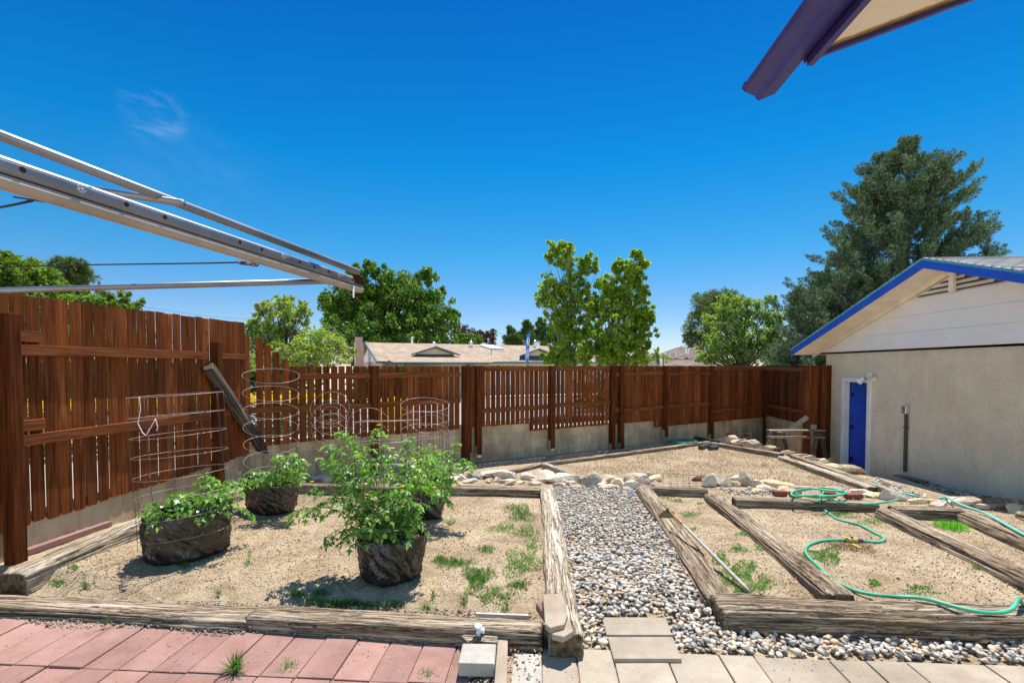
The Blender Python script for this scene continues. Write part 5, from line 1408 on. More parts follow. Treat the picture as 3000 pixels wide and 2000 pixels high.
def rots(g, n, tilt=.5):
    az = g.uniform(0, 6.283, n); tx = g.normal(0, tilt, n); ty = g.normal(0, tilt, n)
    ca, sa, cx, sx, cy, sy = np.cos(az), np.sin(az), np.cos(tx), np.sin(tx), np.cos(ty), np.sin(ty)
    Rz = np.zeros((n, 3, 3)); Rz[:, 0, 0] = ca; Rz[:, 0, 1] = -sa; Rz[:, 1, 0] = sa; Rz[:, 1, 1] = ca; Rz[:, 2, 2] = 1
    Rx = np.zeros((n, 3, 3)); Rx[:, 0, 0] = 1; Rx[:, 1, 1] = cx; Rx[:, 1, 2] = -sx; Rx[:, 2, 1] = sx; Rx[:, 2, 2] = cx
    Ry = np.zeros((n, 3, 3)); Ry[:, 1, 1] = 1; Ry[:, 0, 0] = cy; Ry[:, 0, 2] = sy; Ry[:, 2, 0] = -sy; Ry[:, 2, 2] = cy
    return np.einsum('nij,njk,nkl->nil', Rx, Ry, Rz)
def stones(name, P, S, base, mat, seed, tilt=.35, warp=.12, smooth=True, kind='stuff', label=None, cat=None):
    g = np.random.default_rng(seed); v, f = base; n = len(P)
    A = rots(g, n, tilt); sh = v[None]*(1+warp*np.sin(v[None]@g.normal(0, 2.2, (n, 3, 1))+g.uniform(0, 6, (n, 1, 1))))
    V = np.einsum('nij,nkj->nki', A, sh*S[:, None, :])+P[:, None, :]
    Fc = (f[None]+(np.arange(n)*len(v))[:, None, None]).reshape(-1, 3)
    return tag(link(name, np_mesh(name, V.reshape(-1, 3), Fc, 3), mat, smooth=smooth), label, cat, kind=kind)
def sample(n, bx, test, seed, zoff=0.0):
    g = random.Random(seed); out = []
    while len(out) < n:
        x, y = g.uniform(bx[0], bx[1]), g.uniform(bx[2], bx[3])
        z = gz(x, y)
        px, py = proj(x, y, z)
        if test(x, y, px, py): out.append((x, y, z+zoff))
    return np.array(out)
PATH = [(1622, 1425), (1660, 1428), (1870, 1428), (2092, 1752), (2105, 1830), (2330, 1850), (3400, 1872), (3400, 1942), (1990, 1930), (1700, 1924), (1700, 1850), (1665, 1700)]
g = np.random.default_rng(3)
def t_path(x, y, px, py): return inpoly(px, py, PATH) and y > 2.86 and not inpoly(px, py, [(1764, 1808), (1950, 1808), (1998, 1940), (1800, 1940)])
P = sample(8600, (-.3, 3.9, 2.8, 7.2), t_path, 21)
def pebsizes(n, lo, hi, g):
    a = lo+(hi-lo)*g.beta(1.6, 2.6, n); return np.stack([a*g.uniform(.95, 1.35, n), a*g.uniform(.68, .95, n), a*g.uniform(.38, .62, n)], axis=1)
S = pebsizes(len(P), .010, .028, g); P[:, 2] += g.uniform(-.004, .030, len(P))
near = P[:, 1] < 4.3
def join_stones(name, sets, mat, label, cat):
    VV = []; FF = []; off = 0
    for (P_, S_, base, sd_, tilt, warp) in sets:
        g_ = np.random.default_rng(sd_); v, f = base; n = len(P_)
        if n == 0: continue
        A = rots(g_, n, tilt); sh = v[None]*(1+warp*np.sin(v[None]@g_.normal(0, 2.2, (n, 3, 1))+g_.uniform(0, 6, (n, 1, 1))))
        V = np.einsum('nij,nkj->nki', A, sh*S_[:, None, :])+P_[:, None, :]
        VV.append(V.reshape(-1, 3)); FF.append((f[None]+(np.arange(n)*len(v))[:, None, None]+off).reshape(-1, 3)); off += n*len(v)
    return tag(link(name, np_mesh(name, np.concatenate(VV), np.concatenate(FF), 3), mat, smooth=True), label, cat, kind='stuff')
# side patches of pebbles: by the hose coil, beside the garage path, along the garage wall
def t_side(x, y, px, py):
    return inpoly(px, py, [(2100, 1432), (2300, 1438), (2330, 1452), (2150, 1452)]) or inpoly(px, py, [(2570, 1402), (2700, 1452), (2660, 1456), (2560, 1410)])
P2 = sample(520, (2.0, 6.6, 5.8, 10.0), t_side, 5); S2 = pebsizes(len(P2), .012, .03, g); P2[:, 2] += g.uniform(0, .03, len(P2))
def t_wall(x, y, px, py): return x > 6.75-.15-.28*sstep(10.2, 7, y) and x < 6.75
P3 = sample(900, (6.1, 6.76, 5.2, 10.2), t_wall, 6); S3 = pebsizes(len(P3), .014, .035, g); P3[:, 2] += g.uniform(0, .03, len(P3))
join_stones('gravel', [(P[near], S[near], ICO[2], 1, .33, .10), (P[~near], S[~near], ICO[1], 2, .33, .10), (P2, S2, ICO[1], 3, .3, .1), (P3, S3, ICO[1], 4, .3, .1)], M_PEB, 'smooth multicoloured river pebbles filling the garden path', 'pebbles')
# small brown gravel between red paving and timbers
def t_fine(x, y, px, py): return (x < -.40 and y > 2.86+.03*math.sin(x*7)+.03*mn.noise(Vector((x*3, 0, 0))) and y < 3.2) or (x >= -.40 and x < -.2 and y < 2.95)
P = sample(4200, (-3.4, -.0, 2.3, 3.2), lambda x, y, px, py: t_fine(x, y, px, py) or (-.19 < x < -.02 and rnd.random() < .45), 8); g = np.random.default_rng(9); S = pebsizes(len(P), .004, .012, g); P[:, 2] += g.uniform(.0, .014, len(P))
mm = M_PEB.copy(); mm.name = 'brown_gravel'
for nd in mm.node_tree.nodes:
    if nd.type == 'VALTORGB' and nd.color_ramp.interpolation == 'CONSTANT':
        for e, c in zip(nd.color_ramp.elements, [(.30, .22, .15), (.42, .34, .26), (.22, .17, .13), (.50, .42, .34), (.35, .30, .26), (.48, .30, .16), (.26, .24, .23), (.40, .31, .22), (.52, .46, .40), (.3, .2, .13), (.45, .38, .30)]): e.color = (*c, 1)
join_stones('fine_gravel', [(P, S, ICO[1], 5, .4, .15)], mm, 'fine brown gravel along the edge of the red paving', 'gravel')
P = sample(900, (-3.2, 3.4, 2.3, 2.95), lambda x, y, px, py: rnd.random() < (.35+.65*sstep(2.5, 2.95, y)) and not (1340 < px < 1600), 88, .004); g = np.random.default_rng(90); S = pebsizes(len(P), .0015, .006, g)
join_stones('paving_crumbs', [(P, S, ICO[1], 6, .4, .15)], mm, 'crumbs of grit scattered over the paving', 'grit')
# grit on the beds
def t_bed(x, y, px, py):
    return not inpoly(px, py, PATH) and -40 < px < 3040 and rnd.random() < min(1, (4.2/y)**1.6+.12)
P = sample(70000, (-4.0, 6.4, 3.35, 8.0), t_bed, 31); g = np.random.default_rng(10); a = g.gamma(2.2, .0010, len(P))+.0014; S = np.stack([a*g.uniform(.8, 1.4, len(P)), a*g.uniform(.7, 1.1, len(P)), a*g.uniform(.5, .9, len(P))], axis=1)
P[:, 2] += a*.3+.003
stones('soil_grit', P, S, OCT, M_GRIT, 11, tilt=.8, warp=.2, smooth=False, label='pale coarse grit covering the sandy beds', cat='grit')

def blades(P, L, Wd, g, spread=.6, curve=.3):
    n = len(P); az = g.uniform(0, 6.283, n); t = np.abs(g.normal(0, spread, n))
    D = np.stack([np.cos(az)*np.sin(t), np.sin(az)*np.sin(t), np.cos(t)], axis=1); N = np.stack([np.cos(az+1.57), np.sin(az+1.57), np.zeros(n)], axis=1)*.3+np.stack([-np.cos(az), -np.sin(az), np.ones(n)*.4], axis=1)
    return leaf_quads(P, D, N, L, Wd, fold=.15)
def patch(cx, cy, rx, ry, n, seed, h=.0):
    g_ = random.Random(seed); out = []
    for _ in range(n):
        a = g_.uniform(0, 6.283); r = g_.random()**.6; nse = 1+.35*math.sin(a*3+seed)
        p = G(cx+math.cos(a)*rx*r*nse, cy+math.sin(a)*ry*r*nse); out.append((p.x, p.y, p.z+h))
    return out
gr = []; wd = []; orange = []
for i, (cx, cy, rx, ry, n) in enumerate([(1530, 1508, 34, 24, 750), (1500, 1490, 30, 12, 250), (1330, 1650, 55, 14, 420), (1400, 1692, 42, 30, 800), (1520, 1716, 28, 10, 180), (1425, 1612, 24, 9, 150), (1000, 1772, 80, 8, 500), (868, 1745, 24, 9, 130), (942, 1738, 28, 9, 130),
        (1250, 1786, 24, 5, 90), (2400, 1387, 24, 8, 420), (1270, 1748, 6, 9, 30), (1360, 1760, 12, 12, 60), (1290, 1640, 20, 12, 130), (540, 1660, 14, 6, 90), (700, 1458, 44, 9, 320), (1480, 1790, 16, 5, 60), (640, 1740, 8, 4, 30), (308, 1822, 5, 4, 24), (1145, 1860, 16, 4, 70)]): gr += patch(cx, cy, rx, ry, int(n*1.35), 50+i)
for i, (cx, cy, rx, ry, n) in enumerate([(1475, 1548, 40, 14, 350), (1545, 1560, 30, 16, 300), (1525, 1650, 48, 34, 600), (1560, 1600, 22, 30, 250), (1450, 1740, 70, 26, 350), (1120, 1770, 60, 8, 200), (215, 1662, 12, 6, 70), (170, 1705, 22, 8, 90), (250, 1715, 10, 5, 30), (730, 1625, 5, 12, 30), (725, 1650, 6, 8, 30),
        (1320, 1530, 18, 7, 110), (2160, 1690, 52, 36, 950), (2112, 1640, 22, 18, 260), (2240, 1710, 26, 20, 200), (2185, 1728, 40, 12, 200), (2022, 1508, 26, 7, 200), (1955, 1452, 28, 9, 220), (1982, 1467, 18, 5, 110), (2185, 1563, 24, 9, 170), (2160, 1608, 22, 11, 170), (2232, 1603, 22, 11, 160), (2050, 1475, 10, 4, 50), (2200, 1660, 18, 12, 110),
        (2415, 1628, 52, 20, 700), (2460, 1506, 56, 11, 350), (2555, 1528, 38, 8, 200), (2562, 1710, 18, 9, 110), (2690, 1722, 30, 6, 90), (2872, 1664, 20, 6, 90), (2340, 1368, 44, 11, 350), (2158, 1396, 34, 7, 220), (2060, 1395, 14, 5, 80), (2240, 1362, 12, 5, 60), (1705, 1412, 12, 4, 40), (1960, 1380, 30, 6, 60), (2510, 1765, 4, 2, 5), (2030, 1550, 14, 5, 40), (920, 1760, 40, 10, 120), (840, 1540, 10, 6, 40), (2700, 1735, 60, 8, 70)]): wd += patch(cx, cy, rx*1.1, ry*1.15, int(n*1.7), 150+i)
for i, (cx, cy, rx, ry, n) in enumerate([(2510, 1605, 60, 16, 500), (2450, 1600, 40, 10, 200), (2560, 1418, 60, 18, 420), (2640, 1425, 30, 8, 120), (2090, 1375, 60, 16, 250), (1800, 1375, 90, 14, 350), (2480, 1400, 50, 10, 200)]): orange += patch(cx, cy, rx, ry, n, 250+i)
g = np.random.default_rng(12)
P = np.array(gr); quads_obj('short_grass', blades(P, g.uniform(.018, .055, len(P)), g.uniform(.003, .006, len(P)), g, .75), L_GRASS, loc=(0, 0, 0)); tag(bpy.data.objects['short_grass'], 'patches of short green grass in the sandy beds', 'grass', kind='stuff')
P = np.array(wd); quads_obj('low_weeds', blades(P, g.uniform(.010, .026, len(P)), g.uniform(.006, .012, len(P)), g, 1.1), L_WEED, loc=(0, 0, 0)); tag(bpy.data.objects['low_weeds'], 'mats of dusty low weeds on the soil', 'weeds', kind='stuff')
LAWN = [(1720, 1402), (1600, 1360), (1860, 1330), (2080, 1302), (2290, 1340), (2560, 1430), (2640, 1452), (2500, 1436), (2300, 1428), (2230, 1412), (2000, 1400), (1800, 1400)]
P = sample(26000, (-1, 6, 6.5, 13.5), lambda x, y, px, py: inpoly(px, py, LAWN) and mn.noise(Vector((x*2.2, y*2.2, 4)))+rnd.uniform(-.5, .5) > -.15, 33)
P = np.concatenate([P, np.array(orange)])
quads_obj('dry_grass', blades(P, g.uniform(.014, .045, len(P)), g.uniform(.003, .009, len(P)), g, 1.0), L_DRY, loc=(0, 0, 0)); tag(bpy.data.objects['dry_grass'], 'dry straw-coloured stubble of the old lawn', 'dry grass', kind='stuff')
L_DEAD = mat_leaf('dead_leaf', [(.1, (.10, .05, .02)), (.5, (.28, .15, .05)), (.9, (.45, .28, .12))], .8, .1, tcol=(1, .8, .5))
_lt = sample(420, (-3.8, 5.5, 2.9, 8.0), lambda x, y, px, py: -20 < px < 3020 and rnd.random() < min(1, 3.4/y), 61, .012)
_lt = np.concatenate([_lt, np.array([(p.x, p.y, p.z+.015) for p in [PZ(q_.uniform(1490, 1590), q_.uniform(1885, 1915), .01) for q_ in [random.Random(4)] for _ in range(40)]]), np.array([(p.x, p.y, p.z+.02) for p in [G(1672+random.Random(k).uniform(-8, 10), 1690+random.Random(k+99).uniform(-25, 40)) for k in range(26)]])])
_g = np.random.default_rng(62); _D = _g.normal(0, 1, (len(_lt), 3)); _D[:, 2] *= .25; _N = _g.normal(0, .5, (len(_lt), 3)); _N[:, 2] += 1
quads_obj('leaf_litter', leaf_quads(_lt, _D, _N, _g.uniform(.012, .035, len(_lt)), _g.uniform(.006, .018, len(_lt)), fold=.35), L_DEAD, loc=(0, 0, 0)); tag(bpy.data.objects['leaf_litter'], 'dry brown leaves and bits of bark scattered on beds and gravel', 'leaf litter', kind='stuff')
def tuft(px, py, n, h_, r, mat, label, spread=.7, name='grass_tuft', z=None):
    c = G(px, py) if z is None else PZ(px, py, z); g_ = np.random.default_rng(int(px)); a = g_.uniform(0, 6.283, n); rr_ = g_.random(n)**.7*r
    P = np.stack([c.x+np.cos(a)*rr_, c.y+np.sin(a)*rr_, np.full(n, c.z)], axis=1)
    o = quads_obj(name, blades(P, g_.uniform(h_*.5, h_, n), g_.uniform(.003, .006, n), g_, spread), mat, loc=tuple(c)); return tag(o, label, 'grass')
L_BRG = mat_leaf('bright_grass', [(.1, (.06, .22, .01)), (.9, (.16, .42, .03))], .5, .35)
tuft(2786, 1548, 520, .11, .14, L_BRG, 'bright green grass tuft on its own in the far right bed', .65)
tuft(690, 1968, 150, .13, .02, L_GRASS, 'spiky green weed growing from a joint in the red paving', 1.0, z=.0)
tuft(850, 1950, 60, .05, .05, L_WEED, 'small dusty weed in the red paving joint right of the spiky one', 1.1, z=.0)
tuft(1250, 1975, 60, .04, .05, L_WEED, 'tiny curled weed in the paving joint left of the thick grey slab', 1.1, z=.0)
tuft(309, 1832, 30, .06, .01, L_GRASS, 'single green sprig in front of the split front timber', .4, z=.02)

# ================================================================ BEYOND THE FENCE
def sheet(name, pts, z, mat, kind='structure', th=.02):
    b = MB(); b.prism([(p[0], p[1], z-th) for p in pts], (0, 0, th)); return tag(b.build(name, mat), kind=kind)
def CW(xc, zc): p = C2W(xc, zc); return (p.x, p.y)
sheet('street', [CW(-60, 16), CW(-10, 14.5), CW(14, 24), CW(60, 34), CW(60, 46), CW(10, 36), CW(-12, 27), CW(-60, 30)][::1], -.40, M_ASPH)
sheet('sidewalk', [CW(-60, 30.2), CW(-12, 27.2), CW(10, 36.2), CW(60, 46.2), CW(60, 48), CW(10, 38), CW(-12, 29), CW(-60, 32)], -.34, M_SIDEW)
sheet('side_path', [CW(-3.5, 11), CW(0, 13), CW(6, 17.2), CW(5.6, 19), CW(-1, 15), CW(-5, 12.6)], -.30, M_SIDEW)
def cloud_leaves(cl, n_each, sig, L, Wd, seed, out=.5, down=0., flat=1.0, jit=1.0):
    g_ = np.random.default_rng(seed); C_ = np.repeat(np.array([c[:3] for c in cl]), n_each, axis=0); rs = np.repeat(np.array([c[3] for c in cl]), n_each); n = len(C_)
    d = g_.normal(0, 1, (n, 3)); d /= np.linalg.norm(d, axis=1, keepdims=True); r = rs*(g_.random(n)**.45)*sig
    P = C_+d*r[:, None]*np.array([1, 1, flat]); D = d*out+g_.normal(0, .6, (n, 3))*jit; D[:, 2] -= down
    N = g_.normal(0, .6, (n, 3)); N[:, 2] += 1.0
    s = g_.uniform(.65, 1.3, n); return leaf_quads(P, D, N, L*s, Wd*s)
def lobe(px, py, rx, ry, Z, ncl, rc, seed, dz=None):
    """clump centres filling an ellipsoid seen at a photo pixel; radii in pixels"""
    c = PD(px, py, Z); a = rx*Z/F; h_ = ry*Z/F; g_ = random.Random(seed); out = []
    for i in range(int(ncl*2.6)):
        k = g_.random()**.38; f = g_.uniform(.35, .9)
        if i % 4 == 0: k = g_.uniform(1.0, 1.32); f = g_.uniform(.22, .42)
        v = Vector((g_.gauss(0, 1), g_.gauss(0, 1), g_.gauss(0, 1))).normalized()*k
        out.append((c.x+v.x*a, c.y+v.y*(dz or a), c.z+v.z*h_, rc*Z/F*f))
    return out
def limbs(b, base, clumps, seed, r0=.12, nmax=40, fork=.35, bend=.2):
    g_ = random.Random(seed); cs = list(clumps); g_.shuffle(cs); base = Vector(base); top = max(c[2] for c in clumps)
    cx = sum(c[0] for c in clumps)/len(clumps); cy = sum(c[1] for c in clumps)/len(clumps); H = top-base.z
    tr = [base+Vector(((cx-base.x)*q*.8, (cy-base.y)*q*.8, H*q*.86))+Vector((mn.noise(Vector((q*3, seed, 0))), mn.noise(Vector((0, q*3, seed))), 0))*.05*H*q for q in [i/8 for i in range(9)]]
    b.tube(tr, [r0*(1-.85*i/8) for i in range(9)], 8)
    for c in cs[:nmax]:
        e = Vector(c[:3]); q = min(.95, max(.12, (e.z-base.z)/H*g_.uniform(.45, .8))); i = int(q*8); s = tr[i].lerp(tr[min(i+1, 8)], q*8-i)
        m = s.lerp(e, .5)+Vector((0, 0, (e-s).length*bend*.5)); r = r0*(1-.8*q)*.5
        pts = [s*(1-t)**2+m*2*t*(1-t)+e*t*t for t in (0, .25, .5, .75, 1)]; b.tube(pts, [r, r*.75, r*.55, r*.35, r*.15], 5)
def tree(name, label, base, clumps, mat, n_each, L, Wd, seed,  cat='tree', r0=.14, nl=40, bark=None, out=.5, down=.15, flat=1., sig=1., extra=None, group=None):
    n_each = int(n_each*.55); L *= .82; Wd *= .82
    t = thing(name, label, cat, base, group=group)
    b = MB(); limbs(b, base, clumps, seed, r0, nl); b.build('trunk', bark or M_BARK, t, smooth=True)
    quads_obj('crown', cloud_leaves(clumps, n_each, sig, L, Wd, seed, out, down, flat), mat, t)
    if extra: quads_obj('seed_pods', cloud_leaves([c for c in clumps][::extra[1]], extra[2], 1.1, extra[3], extra[4], seed+1, .2, .8), extra[0], t)
    return t
def gnd(px, Z, z=-.45): p = PD(px, 1072, Z); return Vector((p.x, p.y, z))
# big elm
cl_ = lobe(1040, 905, 80, 90, 48, 46, 26, 1)+lobe(1200, 880, 95, 85, 48, 60, 26, 2)+lobe(1265, 945, 80, 70, 47, 40, 24, 3)+lobe(1100, 850, 70, 60, 48, 36, 22, 4)+lobe(985, 905, 45, 38, 47, 16, 18, 5)+lobe(1140, 970, 150, 60, 47, 46, 28, 6)+lobe(1090, 790, 22, 26, 48, 7, 10, 7)+lobe(1240, 812, 22, 26, 48, 7, 11, 8)+lobe(1045, 790, 8, 14, 48, 3, 6, 81)+lobe(960, 872, 22, 12, 47, 5, 10, 82)+lobe(1320, 925, 24, 16, 47, 6, 10, 83)+lobe(1150, 1010, 140, 34, 46, 26, 26, 9)+lobe(1060, 1020, 60, 40, 46, 14, 24, 19)
tree('elm_tree', 'largest dark green tree rising behind the left end of the tan-roofed house', gnd(1140, 48), cl_, L_ELM, 120, .34, .20, 1, r0=.6, nl=50, down=.2)
# redbud
Z = 17; cl_ = lobe(830, 925, 62, 52, Z, 34, 15, 11)+lobe(800, 1000, 80, 60, Z, 46, 17, 12)+lobe(930, 1020, 95, 52, Z-1, 52, 17, 13)+lobe(760, 1010, 45, 60, Z, 24, 15, 14)+lobe(850, 1050, 120, 40, Z-1, 44, 18, 15)+lobe(826, 882, 18, 14, Z, 5, 9, 16)+lobe(742, 950, 30, 20, Z, 6, 9, 17)+lobe(770, 905, 20, 22, Z, 6, 9, 18)+lobe(890, 910, 24, 30, Z, 8, 10, 19)
tree('redbud_tree', 'airy light green tree with grey seed pods just beyond the low fence at left', gnd(830, Z), cl_, L_RED, 44, .105, .085, 2, r0=.12, nl=110, extra=(L_POD, 3, 60, .085, .018), sig=1.25)
# left big tree and juniper-like pine beyond the tall fence
Z = 13; cl_ = lobe(-60, 860, 130, 95, Z, 60, 24, 21)+lobe(60, 800, 80, 44, Z, 34, 18, 22)+lobe(100, 860, 90, 50, Z, 34, 20, 23)+lobe(40, 770, 50, 22, Z, 10, 12, 24)
tree('locust_tree', 'leafy green tree at the far left above the tall fence', gnd(-40, Z), cl_, L_LOC, 110, .13, .055, 3, r0=.2, nl=40)
Z = 15; cl_ = lobe(210, 820, 55, 46, Z, 26, 13, 25)+lobe(160, 850, 60, 36, Z, 20, 14, 26)+lobe(240, 790, 14, 26, Z, 5, 8, 27)+lobe(180, 775, 30, 16, Z, 6, 9, 28)
tree('pine_tree', 'dark feathery evergreen beside the leafy tree at the far left', gnd(200, Z), cl_, L_PINE, 170, .16, .03, 4, r0=.16, nl=40, out=1.0, down=-.2)
Z = 11.5; cl_ = lobe(210, 905, 120, 34, Z, 40, 16, 29)+lobe(330, 890, 66, 28, Z, 22, 12, 30)+lobe(60, 930, 110, 60, Z, 40, 20, 31)+lobe(250, 990, 180, 80, Z, 60, 24, 32)
tree('shrub', 'green shrubbery with dry twigs showing between the tall fence boards at upper left', gnd(220, Z), cl_, L_LOC, 90, .10, .05, 5, cat='shrub', r0=.08, nl=90, extra=(L_POD, 2, 60, .07, .02))
# two poplars
Z = 21; cl_ = []
for i, (x, y, rx, ry, n, rc) in enumerate([(1648, 722, 22, 14, 5, 8), (1618, 740, 20, 30, 9, 10), (1655, 755, 34, 34, 16, 11), (1620, 830, 42, 26, 12, 11), (1670, 830, 40, 44, 18, 12), (1598, 868, 28, 22, 9, 10), (1722, 760, 22, 20, 7, 9), (1745, 785, 8, 20, 4, 7), (1712, 800, 20, 44, 11, 9), (1640, 890, 50, 44, 22, 13), (1700, 880, 44, 40, 18, 12), (1750, 835, 18, 12, 4, 7), (1660, 950, 60, 40, 26, 14)]): cl_ += lobe(x, y, rx, ry, Z, n, rc, 40+i)
tree('poplar_tree', 'tall open yellow-green tree, left one of the pair in the centre', gnd(1672, Z), cl_, L_POP, 110, .115, .07, 6, r0=.11, nl=50, down=.35, bark=M_BARKP)
cl_ = []
for i, (x, y, rx, ry, n, rc) in enumerate([(1866, 750, 16, 14, 5, 9), (1882, 772, 18, 14, 6, 8), (1810, 780, 12, 28, 7, 9), (1845, 800, 40, 34, 20, 12), (1850, 860, 44, 44, 24, 13), (1780, 840, 34, 34, 14, 12), (1780, 900, 60, 44, 30, 14), (1860, 920, 50, 50, 28, 14), (1895, 925, 24, 24, 9, 10), (1800, 980, 95, 60, 56, 15), (1700, 1020, 90, 50, 44, 16), (1830, 1040, 75, 36, 34, 15), (1640, 1050, 46, 24, 20, 13), (1885, 985, 22, 40, 10, 11)]): cl_ += lobe(x, y, rx, ry, Z-.5, n, rc, 70+i)
tree('poplar_tree', 'broad yellow-green tree with full lower crown, right one of the pair in the centre', gnd(1790, Z), cl_, L_POP, 130, .115, .075, 7, r0=.12, nl=50, down=.3, bark=M_BARKP)
# distant
Z = 62; cl_ = lobe(1362, 985, 34, 28, Z, 14, 14, 90)+lobe(1412, 990, 30, 16, Z, 10, 10, 91)
tree('plum_tree', 'purple-leaved tree over the roof ridge right of the largest tree', gnd(1370, Z), cl_, L_PLUM, 90, .34, .22, 8, r0=.2, nl=10)
Z = 55; cl_ = lobe(1380, 992, 40, 12, Z, 10, 10, 92)+lobe(1345, 1000, 20, 10, Z, 5, 9, 93)
tree('elm_tree', 'light green tree branch line over the roof in front of the purple tree', gnd(1375, Z), cl_, L_ELM, 90, .3, .2, 9, r0=.2, nl=8)
Z = 70; pc = gnd(1443, Z); t = thing('utility_pole', 'ivy-covered utility pole over the roof ridge', 'pole', pc); b = MB(); b.tube([pc, PD(1443, 962, Z)], .18, 8); b.tube([PD(1443, 966, Z), PD(1432, 970, Z)], .06, 6); b.build('post', M_BARK, t)
cl_ = [(pc.x+rnd.uniform(-.2, .2), pc.y, pc.z+q*.3, .42+(.2 if q < 22 else 0)) for q in range(4, 31)]; cl_ = [c for c in cl_ if c[2] < PD(1443, 970, Z).z]
quads_obj('ivy', cloud_leaves(cl_, 60, 1, .3, .2, 3), L_JUN, t)
for i, (a, b2, z0, z1) in enumerate([((1330, 968), (1440, 970), 60, 70), ((1443, 970), (1600, 1000), 70, 85)]):
    b = MB(); p, q2 = PD(*a, z0), PD(*b2, z1); pts = [p.lerp(q2, k/8)-Vector((0, 0, .25*math.sin(math.pi*k/8))) for k in range(9)]; b.tube(pts, .02, 5)
    tag(b.build('power_line', M_ROPE, loc=p), ['thin power line left of the ivy-covered pole', 'thin power line right of the ivy-covered pole'][i], 'wire')
b = MB(); p, q2 = PD(390, 893, 30), PD(760, 935, 45); b.tube([p.lerp(q2, k/6)-Vector((0, 0, .2*math.sin(math.pi*k/6))) for k in range(7)], .008, 5); tag(b.build('power_line', M_ROPE, loc=p), 'thin wire crossing the sky above the tall left fence', 'wire')
Z = 65
for i, (x, y, rx, ry, lab) in enumerate([(1500, 985, 24, 30, 'small dark conifer left of the pale roof vent'), (1545, 975, 34, 36, 'dark conifer with pointed top behind the blue banner sign'), (1590, 970, 34, 36, 'dark conifer between the banner sign and the centre trees'), (1632, 975, 34, 40, 'dark conifer partly hidden behind the centre trees')]):
    cl_ = lobe(x, y+14, rx, ry*.8, Z, 18, 12, 95+i)+lobe(x-4, y-ry*.55, rx*.35, ry*.35, Z, 5, 8, 105+i); tree('juniper_tree', lab, gnd(x, Z), cl_, L_JUN, 110, .42, .14, 20+i, r0=.2, nl=8, out=1., down=-.6)
Z = 42; cl_ = lobe(2090, 905, 60, 46, Z, 40, 16, 120)+lobe(2060, 960, 50, 50, Z, 30, 16, 121)+lobe(2120, 880, 50, 28, Z, 20, 14, 122)+lobe(2035, 1005, 24, 30, Z, 10, 12, 123)
tree('pine_tree', 'dark rounded pine behind the light green tree at right', gnd(2090, Z), cl_, L_PINE, 110, .34, .07, 30, r0=.3, nl=20, out=.9, down=-.4)
Z = 23; cl_ = []
for i, (x, y, rx, ry, n, rc) in enumerate([(2170, 890, 55, 22, 18, 12), (2120, 930, 60, 36, 26, 14), (2220, 920, 60, 36, 28, 13), (2170, 990, 105, 55, 70, 16), (2110, 1035, 60, 32, 30, 14), (2240, 1020, 60, 45, 34, 15), (2066, 1048, 24, 14, 8, 10), (2270, 950, 26, 40, 14, 11), (2255, 880, 18, 14, 5, 7), (2130, 875, 30, 14, 7, 9)]): cl_ += lobe(x, y, rx, ry, Z, n, rc, 130+i)
tree('ash_tree', 'light green bushy tree between the centre pair and the blue spruce', gnd(2170, Z), cl_, L_ASH, 84, .12, .07, 31, r0=.2, nl=60, down=.2)
Z = 30; cl_ = lobe(1935, 1050, 26, 12, Z, 10, 8, 150)+lobe(1925, 1030, 10, 14, Z, 4, 5, 151)
tree('shrub', 'small distant bush right of the centre trees', gnd(1935, Z), cl_, L_ASH, 50, .12, .08, 32, cat='shrub', r0=.05, nl=20)

